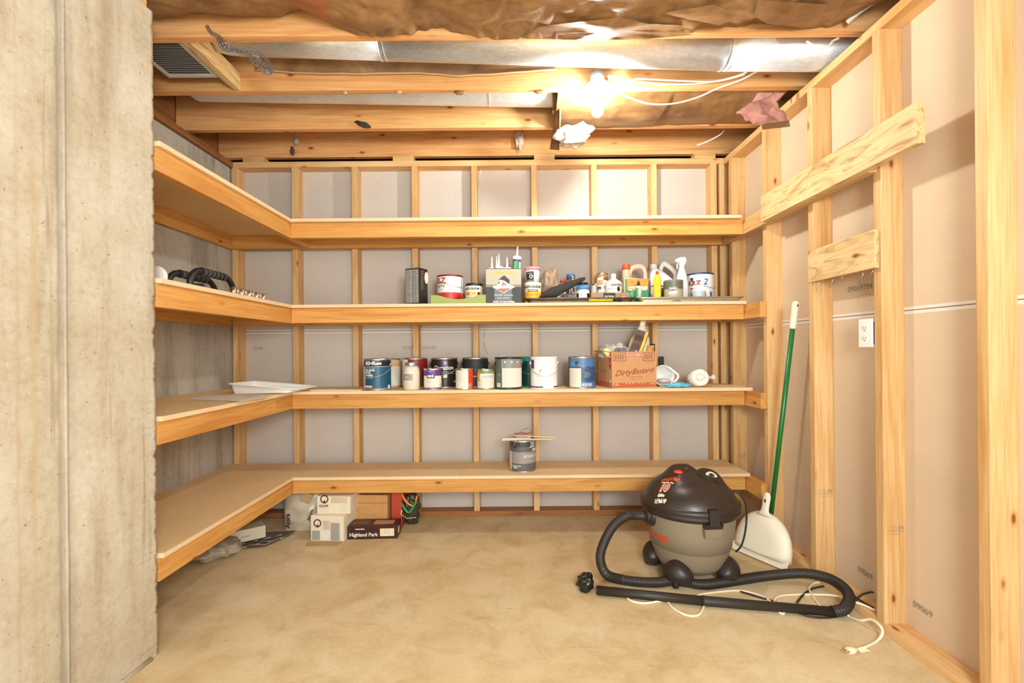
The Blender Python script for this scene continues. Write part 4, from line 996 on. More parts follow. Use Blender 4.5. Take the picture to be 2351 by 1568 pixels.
# low green display tray
t = thing('green_tray', 'low green cardboard tray with a scooped front holding two cans', 'tray', (xs(1053.5, 2.79), 2.79, Z2))
LIME = mat('lime_card', srgb(146, 156, 84), 0.6)
pts = [(-0.166, 0), (0.166, 0), (0.166, 0.052)] + [(0.125 - 0.25 * k / 14, 0.052 - 0.026 * math.sin(math.pi * k / 14)) for k in range(15)] + [(-0.166, 0.052)]
MX = Matrix.Rotation(R(90), 4, 'X')
MB().prism(pts, 0.002, LIME, MX).build('front_panel', t)
MB().box(-0.166, 0.166, 0.0, 0.30, 0, 0.002, LIME).box(-0.166, -0.164, 0, 0.30, 0.002, 0.05, LIME).box(0.164, 0.166, 0, 0.30, 0.002, 0.05, LIME).box(-0.166, 0.166, 0.298, 0.30, 0.002, 0.05, LIME).build('tray_base', t)
G2 = 'cans on the second highest shelf'
can('white gallon can with a red lower half, in the green tray', xs(1034.5, 2.985), 2.985, Z2 + 0.0025, 0.0855, GH, WHITE, [(-180, 180, 0.04, 0.42, RED), (64, 70, 0.05, 0.9, GREYT)],
    [('KILZ', -46, 0.80, 0.050, RED, 0.002), ('original', -44, 0.645, 0.028, INK, 0, 0, 0.4), ('OIL-BASE PRIMER', -46, 0.50, 0.010, GREYT)], [(-60, -10, 0.30, 0.38, 2, WHITE, 31), (-50, -20, 0.12, 0.14, 1, WHITE, 32)], rim=mat('red_rim', srgb(150, 36, 34), 0.3, 0.5), bail=('front', 0.04, GREYT), ear=140, group=G2)
can('quart can with a black lid and white label, in the green tray', xs(1089.5, 2.86), 2.86, Z2 + 0.0025, 0.0545, QH, CREAM, [(-180, 180, 0.87, 0.96, INK), (-55, 20, 0.40, 0.56, mat('ochre', srgb(206, 160, 50), 0.5)), (-50, -34, 0.42, 0.55, BROWNP), (26, 50, 0.36, 0.56, DKRED)],
    [('RUST-OLEUM', -14, 0.72, 0.017, INK, 0.0007), ('PAINTER\'S CHOICE', -10, 0.30, 0.008, GREYT), ('2X', -16, 0.475, 0.014, CREAM, 0.001), ('INT/EXT', -10, 0.2, 0.011, GREYT)], rim=GUN, group=G2, top=INK)
# twelve-bottle carrier carton with caulk tubes
SAND = mat('sand_print', srgb(176, 164, 142), 0.6); DARKP = mat('dark_print', srgb(46, 44, 44), 0.55)
def beer(b, F, L, Rr, T):
    rect(b, F, -0.107, 0.107, 0.112, 0.208, SAND); g = lambda x, y: F(x, y) + Vector((0, -0.0003, 0)); h2 = lambda x, y: F(x, y) + Vector((0, -0.0006, 0)); h3 = lambda x, y: F(x, y) + Vector((0, -0.0009, 0))
    rect(b, F, -0.107, 0.107, 0.106, 0.109, SAND); rect(b, F, -0.107, 0.107, 0.100, 0.103, SAND)
    rect(b, g, -0.055, 0.050, 0.014, 0.10, mat('blue_grey_print', srgb(130, 140, 150), 0.6))
    for k in range(14): rect(b, h2, -0.052 + 0.0075 * k, -0.049 + 0.0075 * k, 0.014, 0.095, DARKP)
    b.text('Pale Ale', 0.034, lambda x, y: g(x, y + 0.188 - 1.2 * x * x), ORANGE, bold=0.0012); b.text('Pale Ale', 0.034, lambda x, y: h2(x, y + 0.1885 - 1.2 * x * x), YELLOW)
    b.face([b.bm.verts.new(g(*p)) for p in ((-0.032, 0.11), (0.036, 0.11), (0.036, 0.142), (0.006, 0.168), (0.0, 0.168), (-0.032, 0.142))], DARKP)
    rect(b, h2, -0.030, -0.006, 0.128, 0.142, CREAM)
    b.face([b.bm.verts.new(h2(*p)) for p in ((-0.068, 0.098), (0.0, 0.060), (0.068, 0.098), (0.045, 0.108), (0.0, 0.140), (-0.045, 0.108))], CREAM)
    b.face([b.bm.verts.new(h3(*p)) for p in ((-0.034, 0.085), (0.0, 0.066), (0.034, 0.085), (0.0, 0.132))], mat('salmon_print', srgb(214, 110, 92), 0.6))
    b.text('BOULEVARD', 0.0215, lambda x, y: h3(x, y + 0.099) + Vector((0, -0.0003, 0)), mat('sky_print', srgb(120, 196, 210), 0.5), bold=0.0024); b.text('BOULEVARD', 0.0215, lambda x, y: h3(x, y + 0.099) + Vector((0, -0.0006, 0)), WHITE, bold=0.0006)
    b.text('BREWING CO.', 0.010, lambda x, y: h3(x, y + 0.080) + Vector((0, -0.0003, 0)), INK)
    b.text('Since 1989 - Kansas City', 0.0115, lambda x, y: h3(x, y + 0.050), WHITE); b.text('Bottle Conditioned', 0.009, lambda x, y: h3(x, y + 0.033), WHITE); b.text('Twelve 12 ounce Bottles', 0.013, lambda x, y: h3(x, y + 0.0095), WHITE, bold=0.0006)
    rect(b, L, 0.0, 0.15, 0.11, 0.20, SAND); rect(b, Rr, 0.0, 0.15, 0.112, 0.208, SAND)
BC = carton('bottle_carton', 'dark and sand coloured ale carton holding caulk tubes', 'carton', (xs(1157.5, 2.80), 2.80, Z2), 2, 0.213, 0.16, 0.212, DARKP, beer)
def caulk(px, tip, label, body, lean=0.0, band=None, dy=0.06, up=0.0):
    Y = 2.80 + dy; t = thing('caulk_tube', label, 'caulk tube', (xs(px, Y), Y, Z2 + 0.004 + up), 0, 'caulk tubes in the ale carton')
    t.rotation_euler = (0, R(lean), 0)
    b = MB(); b.lathe([(0.025, 0), (0.025, 0.212)], body, 24)
    if band:
        b.patch(0.0254, -95, 40, 0.13, 0.205, band); b.patch(0.0256, -95, 95, 0.192, 0.205, PURPLE if band is GREEN else band)
        b.text('SILICONE', 0.012, lambda x, y: cylf(0.0262, -20, 0.17)(-y, x), WHITE)
    b.build('tube_body', t)
    MB().lathe([(0.0265, 0.205), (0.0265, 0.226), (0.010, 0.229)], WPLAST, 24).build('end_collar', t)
    MB().lathe([(0.0085, 0.226), (0.0075, 0.235), (0.003, 0.226 + tip)], WPLAST, 14).build('nozzle', t)
caulk(1131, 0.072, 'red caulk tube, leftmost in the ale carton', RED, dy=0.085, up=-0.002)
caulk(1147, 0.078, 'caulk tube with a purple printed rim, second from left', WPLAST, dy=0.035, band=mat('violet_label', srgb(88, 76, 130), 0.5), up=-0.002)
caulk(1142, 0.080, 'white caulk tube at the back behind the purple-rimmed one', mat('pale_tube', srgb(220, 190, 170), 0.5), dy=0.12, up=0.0)
caulk(1166, 0.066, 'plain white caulk tube, low in mid carton', WPLAST, dy=0.045, up=-0.008)
caulk(1183, 0.062, 'tallest caulk tube with green label tilting right', WPLAST, lean=4, dy=0.045, band=GREEN, up=0.062)
# baking trays
def tray(label, x0, x1, m, y0=2.785, y1=3.12, hgt=0.028):
    t = thing('baking_tray', label, 'tray', ((x0 + x1) / 2, (y0 + y1) / 2, Z2))
    L, W = (x1 - x0) / 2, (y1 - y0) / 2
    def loop(l, w_, r, z):
        out = []
        for cx_, cy_, a0 in ((l - r, w_ - r, 0), (-l + r, w_ - r, 90), (-l + r, -w_ + r, 180), (l - r, -w_ + r, 270)):
            for k in range(6): a = R(a0 + 18 * k); out.append((cx_ + r * math.cos(a), cy_ + r * math.sin(a), z))
        return out
    b = MB(); rings = [[b.bm.verts.new(p) for p in lp_] for lp_ in (loop(L - 0.028, W - 0.028, 0.02, 0.0), loop(L - 0.008, W - 0.008, 0.03, hgt - 0.002), loop(L, W, 0.035, hgt), loop(L - 0.001, W - 0.001, 0.035, hgt - 0.005), )]
    for a, c in zip(rings, rings[1:]):
        for k in range(24): b.face([a[k], a[(k + 1) % 24], c[(k + 1) % 24], c[k]], m, True)
    b.face(list(rings[0]), m); b.build('pan_body', t)
    MB().tube(loop(L, W, 0.035, hgt - 0.001), 0.0028, m, 6, closed=True).build('rolled_rim', t)
    return t
tray('dark stained metal baking tray full of bottles, right of the ale carton', xs(1205, 2.79), xs(1462, 2.79), mat('burnt_metal', (0.16, 0.11, 0.08, 1), 0.4, 0.6, vary=0.5, bscale=30))
tray('silver aluminium baking tray at the shelf right end', xs(1466, 2.79), 1.418, mat('aluminium', (0.55, 0.50, 0.46, 1), 0.35, 0.8))
ZT = Z2 + 0.002
# things in the dark tray
can('yellow and white quart can under the pink-lidded tub', xs(1224.5, 2.87), 2.87, ZT, 0.053, 0.128, CREAM, [(-180, 180, 0.04, 0.54, mat('amber_label', srgb(232, 172, 40), 0.5)), (-40, 35, 0.54, 0.66, BROWNP)],
    [('RUST-OLEUM', -5, 0.78, 0.019, INK, 0.0008), ('VARATHANE', -4, 0.60, 0.009, CREAM, 0.0005), ('Wood Finish', -4, 0.40, 0.014, BROWNP)], group=G2, rim=WPLAST)
t = thing('plastic_tub', 'white tub with a pink lid stacked on the yellow quart can', 'tub', (xs(1224, 2.87), 2.87, ZT + 0.1285))
b = MB().lathe([(0.040, 0.0), (0.046, 0.085)], WPLAST, 32); b.patch(0.0425, -62, 8, 0.006, 0.066, INK, r2=0.0455); b.text('DryDex', 0.010, cylf(0.0462, -26, 0.055), WHITE); b.text('O', 0.030, cylf(0.0458, -14, 0.034), WHITE, bold=0.001); b.text('SPACKLE', 0.009, cylf(0.0452, -26, 0.012), WHITE); b.build('tub_body', t)
MB().lathe([(0.049, 0.078), (0.050, 0.092), (0.046, 0.097)], mat('pink_plastic', srgb(226, 140, 160), 0.45), 32).build('lid', t)
tag(MB().lathe([(0.018, 0), (0.018, 0.09)], INK, 20).build('black_tube', None, (xs(1241, 2.98), 2.98, ZT + 0.0)), 'black tube standing behind the pink-lidded tub', 'tube')
bag('clear_bag', 'crumpled brown tinted plastic bag beside the pink-lidded tub', (xs(1265, 2.92), 2.92, ZT + 0.135), (0.052, 0.05, 0.085), mat('brown_film', srgb(190, 156, 128), 0.2, alpha=0.45, bump=1.0, bscale=30), 15, amp=0.45)
tag(MB().lathe([(0.045, 0), (0.045, 0.05)], CARD, 20).build('paper_roll', None, (xs(1268, 2.95), 3.0, ZT)), 'brown cardboard ring low behind the tinted bag', 'roll')
tag(MB().lathe([(0.016, 0), (0.016, 0.10), (0.010, 0.108), (0.010, 0.13), (0.004, 0.135)], WPLAST, 20).build('squeeze_bottle', None, (xs(1281, 2.98), 2.98, ZT + 0.003)), 'small white bottle behind the black cloth bag', 'bottle')
def spray(px, Y, r, h, body, capc, label, cap_r=None, hcap=0.03, txt=None, nm='spray_can', cat='spray can', extra=None):
    t = thing(nm, label, cat, (xs(px, Y), Y, ZT), 0, None); b = MB().lathe([(r * 0.95, 0), (r, 0.003), (r, h - hcap - 0.008), (r * 0.8, h - hcap)], body, 28)
    if txt: b.text(txt[0], txt[1], cylf(r + 0.0006, txt[3] if len(txt) > 3 else -5, h * 0.45), txt[2])
    if extra: extra(b, r, h)
    b.build('can_body', t); cr = cap_r or r * 0.96
    MB().lathe([(cr, h - hcap), (cr, h - 0.003), (cr * 0.9, h)], capc, 28).build('cap', t); return t
spray(1294, 2.99, 0.017, 0.165, WPLAST, RED, 'small white can with a red cap behind the black cloth bag', hcap=0.022)
spray(1312, 3.025, 0.029, 0.205, mat('silver_can', srgb(150, 140, 130), 0.35, 0.6), BLUE, 'spray can with a blue cap behind the black cloth bag')
spray(1316, 2.957, 0.022, 0.185, CHROME, STEEL, 'chrome spray can with a bare nozzle before the blue-capped one', cap_r=0.010, hcap=0.015)
tag(MB().box(-0.045, 0.030, -0.03, 0.03, 0, 0.062, mat('brown_box', srgb(84, 48, 34), 0.5), 0.002).text('STAIN', 0.014, lambda x, y: Vector((x + 0.01, -0.0306, y + 0.045)), CREAM).text('GLOSS', 0.009, lambda x, y: Vector((x + 0.02, -0.0306, y + 0.022)), CREAM).build('brown_box', None, (xs(1308, 2.90), 2.895, ZT)), 'small dark brown box under the black cloth bag tip', 'box')
t = spray(1339, 2.87, 0.041, 0.112, WPLAST, mat('light_blue_cap', srgb(90, 150, 206), 0.4), 'squat white jar with a light blue and navy lid', hcap=0.026, txt=('ACRYLIC', 0.012, INK), nm='paint_jar', cat='jar', extra=lambda b, r, h: (b.patch(r + 0.0004, -80, 80, 0.004, 0.03, NAVY), b.patch(r + 0.0005, -70, -45, 0.01, 0.06, INK), b.patch(r + 0.0005, 30, 75, 0.01, 0.06, INK)))
MB().lathe([(0.036, 0.112), (0.034, 0.126), (0.018, 0.127)], NAVY, 24).build('lid_top', t)
# black cloth bag / cone lying across
t = thing('cloth_bag', 'black limp cloth pouch draped diagonally over the dark tray', 'bag', at(1292, 662, 2.81)); o0 = Vector(t.location)
def pouch(u, v):
    px = 1237 + (1344 - 1237) * u
    up_ = prof(u, [(0, 683), (0.08, 672), (0.2, 663), (0.45, 653), (0.7, 645), (0.9, 637), (1, 636)])
    lo = prof(u, [(0, 683.5), (0.2, 683), (0.38, 682), (0.55, 671), (0.75, 659), (0.95, 646), (1, 641)])
    a = 2 * math.pi * v; m_ = (up_ + lo) / 2; hh = (lo - up_) / 2
    return at(px, m_ - hh * math.cos(a), 2.815 + (0.012 + 0.0006 * hh) * math.sin(a) * (1 if hh > 1 else 0.3)) - o0
b = MB(); b.grid(40, 20, pouch, mat('black_cloth', srgb(48, 44, 42), 0.85, vary=0.2, bscale=30)); bmesh.ops.remove_doubles(b.bm, verts=b.bm.verts, dist=0.0003); b.build('cloth', t)
can('small orange and white can stacked on top of another can', xs(1384, 3.0), 3.0, ZT + 0.1105, 0.036, 0.095, CREAM, [(-180, 180, 0.70, 0.93, mat('gold_band', srgb(190, 140, 80), 0.4, 0.3)), (-60, 0, 0.2, 0.5, ORANGE), (0, 70, 0.5, 0.7, BROWNP)], [('PVC', 0, 0.84, 0.010, INK, 0.0006), ('CEMENT', -30, 0.36, 0.009, WHITE)], group=G2)
can('small white can carrying the orange and white can', xs(1385, 3.0), 3.0, ZT, 0.037, 0.110, CREAM, [(-180, 180, 0.05, 0.5, GREYT)], [('PRIMER', 0, 0.7, 0.012, INK)], group=G2)
can('short white can left of the small stacked pair', xs(1370, 3.09), 3.09, ZT, 0.034, 0.150, CREAM, [], [('WHITE', -10, 0.5, 0.012, GREYT)], group=G2)
can('short silver can right of the small stacked pair', xs(1402, 3.085), 3.085, ZT, 0.036, 0.155, mat('silver_label', srgb(180, 176, 168), 0.4), [], [('LACQUER', -10, 0.5, 0.010, GREYT)], group=G2)
t = thing('solvent_can', 'cream metal solvent can with a white screw cap', 'can', (xs(1410, 2.93), 2.93, ZT)); t.scale = (1, 1, 1.40)
b = MB().lathe([(0.052, 0), (0.053, 0.003), (0.053, 0.088), (0.050, 0.098), (0.022, 0.112)], CREAM, 36); b.text('SUNNYSIDE', 0.013, cylf(0.0537, 8, 0.082), INK, bold=0.0005); b.text('DENATURED', 0.009, cylf(0.0537, -25, 0.066), BLUE)
vs = [b.bm.verts.new(cylf(0.0537, 22, 0.064)(0.011 * math.cos(k * math.pi / 10), 0.011 * math.sin(k * math.pi / 10))) for k in range(20)]; b.face(vs, INK); b.build('can_body', t)
MB().lathe([(0.016, 0.108), (0.016, 0.134), (0.014, 0.137)], WPLAST, 24).build('cap', t)
def prim(b, F, L, Rr, T):
    g = lambda x, y: F(x, y) + Vector((0, -0.0004, 0)); rect(b, F, -0.043, 0.030, 0.0, 0.058, INK); b.text('prime', 0.024, lambda x, y: g(x - 0.006, y + 0.038), WHITE)
    rect(b, F, 0.060, 0.062, 0.0, 0.058, INK); rect(b, F, 0.066, 0.092, 0.012, 0.034, PAPER)
carton('brown_parcel', 'low brown parcel box with a black tape printed in white', 'box', (xs(1402, 2.83), 2.822, ZT), 0, 0.236, 0.052, 0.060, mat('parcel_card', srgb(160, 124, 92), 0.7), prim, False)
t = thing('caulk_gun', 'yellow caulk gun lying along the front of the dark tray', 'caulk gun', (xs(1385, 2.80), 2.807, ZT + 0.010))
b = MB(); b.tube([(-0.085, 0, 0.006), (0.06, 0, 0.006)], 0.012, mat('gun_yellow', srgb(222, 196, 30), 0.4), 14); b.build('barrel', t)
MB().tube([(-0.04, -0.0125, 0.008), (0.03, -0.0125, 0.008)], 0.004, GREYT, 8).build('rod_print', t)
b = MB(); b.tube([(0.06, 0, 0.006), (0.09, -0.004, 0.002), (0.115, -0.006, -0.006)], [0.010, 0.008, 0.006], BLACK, 10); b.build('trigger', t)
# citrus stripper jug
t = thing('plastic_jug', 'translucent jug with an orange cap and orange label', 'jug', (xs(1458, 2.965), 2.965, ZT)); t.scale = (1, 1, 1.33)
JUG = mat('clouded_plastic', srgb(206, 170, 146), 0.4)
def jugprof(w_, h_, hole):
    o = [(-w_, 0), (w_, 0), (w_, h_ * 0.72), (w_ * 0.82, h_ * 0.86), (-w_ * 0.15, h_ * 0.9), (-w_ * 0.42, h_ * 0.84), (-w_ * 0.52, h_ * 0.80), (-w_, h_ * 0.62)]
    return o
def slab(b, pts, th, m, M=MX, bev=0.008):
    b2 = bmesh.new(); a = [b2.verts.new((x, y, -th / 2)) for x, y in pts]; c = [b2.verts.new((x, y, th / 2)) for x, y in pts]
    n = len(pts); b2.faces.new(list(reversed(a))); b2.faces.new(c)
    for i in range(n): b2.faces.new([a[i], a[(i + 1) % n], c[(i + 1) % n], c[i]])
    bmesh.ops.bevel(b2, geom=list(b2.edges), offset=bev, segments=2, profile=0.6, affect='EDGES')
    for f_ in b2.faces: f_.smooth = True; f_.material_index = b.slot(m)
    b2.transform(M); me = bpy.data.meshes.new('tmp'); b2.to_mesh(me); b2.free(); b.bm.from_mesh(me); bpy.data.meshes.remove(me)
b = MB(); slab(b, [(-0.078, 0), (0.078, 0), (0.078, 0.118), (-0.078, 0.128)], 0.09, JUG)
b.build('jug_body', t)
b = MB(); b.tube(spline([(-0.035, 0, 0.125), (-0.02, 0, 0.168), (0.02, 0, 0.182), (0.055, 0, 0.176), (0.070, 0, 0.15), (0.070, 0, 0.118)], 6), 0.014, JUG, 12); b.build('handle', t)
b = MB(); b.lathe([(0.030, 0.115), (0.026, 0.150), (0.023, 0.170)], JUG, 24, c=(-0.052, 0, 0)); b.build('neck', t)
MB().lathe([(0.026, 0.168), (0.026, 0.190), (0.023, 0.193)], mat('orange_cap', srgb(214, 84, 24), 0.4), 24, c=(-0.052, 0, 0)).build('cap', t)
b = MB(); fr = lambda x, y: Vector((x, -0.0456, y)); ORL = mat('orange_label', srgb(238, 138, 34), 0.5); rect(b, fr, -0.058, 0.076, 0.066, 0.118, ORL); rect(b, fr, -0.072, -0.058, 0.02, 0.118, GREEN); rect(b, fr, -0.058, 0.076, 0.0, 0.066, GREEN)
b.text('CITRISTRIP', 0.025, lambda x, y: fr(x + 0.008, y + 0.072) + Vector((0, -0.0004, 0)), WHITE, bold=0.0012); b.text('strip', 0.01, lambda x, y: fr(x - 0.03, y + 0.104) + Vector((0, -0.0004, 0)), INK); b.build('label', t)
t = thing('glue_bottle', 'clear and green bottle with a pointed blue cap', 'bottle', (xs(1467.5, 2.82), 2.822, ZT + 0.0275))
b = MB().lathe([(0.018, 0), (0.018, 0.062), (0.014, 0.072)], mat('pale_clear', srgb(214, 214, 200), 0.25), 24); b.patch(0.0184, -95, -15, 0.004, 0.06, mat('soft_green', srgb(96, 150, 110), 0.4)); b.build('bottle_body', t)
MB().lathe([(0.014, 0.070), (0.008, 0.082), (0.009, 0.086), (0.003, 0.104)], NAVY, 20).build('cap', t)
tag(MB().lathe([(0.018, 0), (0.018, 0.075)], mat('green_bottle', srgb(90, 140, 100), 0.35), 20).build('green_tube', None, (xs(1453, 2.86), 2.87, ZT)), 'short green tube beside the blue-capped glue bottle', 'tube')
# white jug with loop handle
t = thing('plastic_jug', 'white plastic jug with a loop handle, behind the yellow bottle', 'jug', (xs(1522, 3.06), 3.06, ZT)); t.scale = (1, 1, 1.38)
b = MB(); slab(b, [(-0.093, 0), (0.09, 0), (0.09, 0.105), (0.055, 0.118), (-0.02, 0.150), (-0.045, 0.178), (-0.075, 0.178), (-0.093, 0.150)], 0.095, WPLAST, bev=0.012); b.build('jug_body', t)
MB().lathe([(0.020, 0.172), (0.022, 0.180), (0.022, 0.196), (0.019, 0.199)], WPLAST, 24, c=(-0.058, 0, 0)).build('cap', t)
b = MB(); b.tube(spline([(-0.015, 0, 0.145), (-0.008, 0, 0.180), (0.012, 0, 0.200), (0.05, 0, 0.184), (0.082, 0, 0.160), (0.086, 0, 0.135), (0.080, 0, 0.112)], 6), 0.0135, WPLAST, 12); b.build('handle', t)
b = MB(); rect(b, lambda x, y: Vector((x, -0.0482, y)), -0.086, 0.0, 0.086, 0.092, BLUE); bars(b, lambda x, y: Vector((x, -0.0482, y)), -0.082, -0.05, 0.01, 0.078, 14, GREYT, 41); b.build('label', t)
t = thing('lighter_fluid_bottle', 'slim yellow bottle with a red cap', 'bottle', (xs(1511, 2.83), 2.835, ZT)); t.scale = (1, 1, 1.2)
b = MB().lathe([(0.021, 0), (0.0225, 0.003), (0.0225, 0.118), (0.017, 0.136), (0.010, 0.142)], mat('yellow_plastic', srgb(240, 208, 40), 0.4), 24); b.text('FUELITE', 0.017, lambda x, y: cylf(0.0232, -12, 0.065)(-y, x), mat('brown_text', srgb(120, 80, 20), 0.5)); b.build('bottle_body', t)
MB().lathe([(0.009, 0.140), (0.009, 0.152), (0.006, 0.158)], RED, 16).build('cap', t)
can('small grey-green pint can with a torn label', xs(1547, 2.86), 2.86, ZT, 0.059, 0.135, mat('khaki_can', srgb(168, 160, 138), 0.5), [(-180, 180, 0.58, 0.94, mat('dark_khaki', srgb(98, 98, 82), 0.4)), (-42, 2, 0.36, 0.66, WHITE)], [('SAMPLE', -22, 0.52, 0.013, INK, 0.0006), ('VALSPAR', -22, 0.43, 0.008, GREYT)], [(-30, 40, 0.2, 0.24, 1, GREYT, 43)], group=G2, rim=mat('khaki_rim', srgb(120, 118, 100), 0.4))
tag(MB().lathe([(0.02, 0), (0.02, 0.09), (0.012, 0.10)], FOREST, 20).build('green_bottle', None, (xs(1524, 2.93), 2.93, ZT)), 'dark green bottle mostly hidden behind the pint can', 'bottle')
# spray bottle
t = thing('spray_bottle', 'tall white trigger spray bottle', 'spray bottle', (xs(1567, 2.93), 2.93, ZT)); t.scale = (1, 1, 1.21)
b = MB().lathe([(0.036, 0), (0.038, 0.004), (0.037, 0.10), (0.030, 0.145), (0.016, 0.185), (0.014, 0.20)], WPLAST, 32); b.build('bottle_body', t)
b = MB(); slab(b, [(-0.016, 0.198), (0.016, 0.198), (0.020, 0.215), (0.028, 0.222), (0.020, 0.242), (-0.010, 0.242), (-0.040, 0.232), (-0.042, 0.216), (-0.018, 0.216)], 0.022, WPLAST, bev=0.003); b.build('spray_head', t)
MB().tube(spline([(-0.022, 0, 0.216), (-0.030, 0, 0.200), (-0.028, 0, 0.182)], 4), 0.004, WPLAST, 8).build('trigger', t)
can('white gallon can with blue lid rim and blue numeral', xs(1608, 3.01), 3.01, ZT, 0.0855, GH + 0.004, WHITE, [(-60, 4, 0.04, 0.36, MBLUE), (22, 36, 0.04, 0.38, BLUE)],
    [('KILZ', -46, 0.66, 0.040, DKRED, 0.002), ('2', 0, 0.69, 0.055, BLUE, 0.0012, 0, 0.25), ('MULTI', -50, 0.49, 0.014, DKRED, 0.0006), ('All Purpose', -46, 0.42, 0.012, GREYT)], [(44, 66, 0.2, 0.5, 6, GREYT, 44)], rim=mat('blue_rim', srgb(60, 76, 130), 0.3, 0.5), bail=('front', 0.06, BLACK), ear=124, group=G2)
t = thing('glass_jar', 'clear glass jar of bluish liquid at the right end of the silver tray', 'jar', (xs(1606, 2.86), 2.862, ZT))
MB().lathe([(0.034, 0.002), (0.038, 0.006), (0.038, 0.068)], mat('pale_blue_liquid', srgb(172, 182, 204), 0.2, alpha=0.8), 28).build('liquid', t)
MB().lathe([(0.036, 0), (0.040, 0.004), (0.040, 0.078), (0.033, 0.090), (0.034, 0.108)], GLASS, 32, capt=False).build('jar_body', t)

# ---- lowest shelf : can with stir sticks
pc = at(1198, 1084, 2.90)
X4, Y4 = xs(1198, 2.92), 2.915
GREYL = mat('slate_grey_label', srgb(92, 88, 90), 0.45); MAUVE = mat('mauve_grey_label', srgb(150, 138, 136), 0.5)
can('single grey paint can with stir sticks across its lid', X4, Y4, Z4, 0.0835, 0.196, GREYL,
    [(-180, 180, 0.94, 0.95, GREYL), (-180, 180, 0.80, 0.95, mat('dark_slate', srgb(62, 60, 62), 0.4)), (-58, 90, 0.28, 0.64, MAUVE), (-88, -58, 0.06, 0.64, CREAM), (28, 62, 0.78, 0.97, mat('white_drip', srgb(226, 222, 214), 0.4)), (44, 75, 0.66, 0.73, INK), (46, 74, 0.54, 0.63, mat('rust_label', srgb(176, 120, 80), 0.5))],
    [('SCUFF DEFENSE', 62, 0.50, 0.024, CREAM, 0.0004), ('BEHR', 60, 0.695, 0.018, WHITE, 0.001), ('INTERIOR SATIN', 46, 0.41, 0.009, GREYT), ('116 FL OZ / GAL', -34, 0.205, 0.010, WHITE, 0.0004), ('3.43 L', -36, 0.15, 0.014, WHITE, 0.0008)],
    [(-86, -62, 0.1, 0.6, 11, GREYT, 51), (-50, 10, 0.33, 0.58, 8, GREYT, 52), (12, 60, 0.36, 0.37, 1, CREAM, 53)], bail=('up', 0.105, BLACK), ear=-38, group=None)
zl4 = Z4 + 0.197
STICK = mat('birch_stick', srgb(240, 210, 172), 0.6); STICK2 = mat('pale_stick', srgb(232, 222, 214), 0.6)
def stick(p0, p1, w_, m, label, h=0.0045):
    d = Vector(p1) - Vector(p0); L = d.length
    o = MB().box(-L / 2, L / 2, -w_ / 2, w_ / 2, 0, h, m, 0.0008).build('stir_stick', None, (Vector(p0) + Vector(p1)) / 2, (0, 0, math.atan2(d.y, d.x))); return tag(o, label, 'stick', 'stir sticks on the grey can')
stick((X4 - 0.128, Y4 - 0.060, zl4), (X4 + 0.185, Y4 - 0.035, zl4), 0.022, STICK, 'pale stir stick lying lowest across the grey can')
stick((X4 - 0.130, Y4 - 0.045, zl4 + 0.005), (X4 + 0.05, Y4 - 0.02, zl4 + 0.005), 0.024, STICK2, 'whitish paint stick reaching left over the grey can')
stick((X4 + 0.0, Y4 + 0.01, zl4 + 0.010), (X4 + 0.205, Y4 - 0.015, zl4 + 0.010), 0.020, STICK, 'pale stir stick reaching furthest right over the grey can')
tag(MB().lathe([(0.055, 0), (0.058, 0.002), (0.056, 0.005)], WPLAST, 32).build('white_disc', None, (X4 - 0.01, Y4 + 0.02, zl4 + 0.016)), 'small white lid on top of the grey can', 'lid')
b = MB().tube(spline([(-0.05, 0, 0), (-0.01, 0.01, 0.004), (0.03, -0.005, 0.003), (0.05, 0.01, 0.006)], 5), 0.0035, mat('red_handle', srgb(196, 52, 30), 0.45), 8)
tag(b.build('red_wire', None, (X4 + 0.0, Y4 + 0.01, zl4 + 0.026)), 'red plastic tie lying on the lid of the grey can', 'tie')

# ---- left shelves
ZL2, ZL3 = 1.412, 0.890
def pushup(X, y0, y1, label, s):
    t = thing('push_up_bar', label, 'push-up bar', (X, (y0 + y1) / 2, ZL2), 0, 'push-up bars'); L = (y1 - y0) / 2; H = 0.100
    P = spline([(0, -L, 0.018), (0, -L + 0.002, 0.06), (0, -L + 0.035, H - 0.008), (0, -L + 0.075, H), (0, L - 0.075, H), (0, L - 0.035, H - 0.008), (0, L - 0.002, 0.06), (0, L, 0.018)], 6)
    MB().tube(P, 0.014, BLACK, 14).build('frame_tube', t)
    g = MB().tube([(0, -L + 0.07, H), (0, L - 0.07, H)], 0.0195, mat('foam_grip', srgb(40, 36, 34), 0.8), 18).build('foam_grip', t)
    n = 6
    for k in range(n):
        y = -L + 0.085 + (2 * L - 0.17) * k / (n - 1)
        MB().tube([(0, y - 0.003, H), (0, y + 0.003, H)], 0.0202, mat('grip_groove', srgb(96, 92, 88), 0.7), 18).build('grip_ring', g)
    for sg in (-1, 1):
        MB().tube([(-0.055, sg * L, 0.016), (0.055, sg * L, 0.016)], 0.0155, BLACK, 14).build('foot_bar', t)
pushup(-1.455, 2.10, 2.42, 'black push-up bar with ribbed foam grip, nearer the shelf edge', 0)
pushup(-1.60, 2.16, 2.50, 'black push-up bar standing nearer the concrete wall', 1)
t = MB().lathe([(0.002, -0.012), (0.040, -0.012), (0.0465, -0.004), (0.0465, 0.004), (0.040, 0.012), (0.002, 0.012)], WPLAST, 36, M=Matrix.Rotation(R(90), 4, 'X') @ Matrix.Rotation(R(0), 4, 'Y'), capb=True).build('round_disc', None, (-1.532, 2.0, ZL2 + 0.048)); tag(t, 'white round plastic disc standing on edge beside the push-up bars', 'disc')
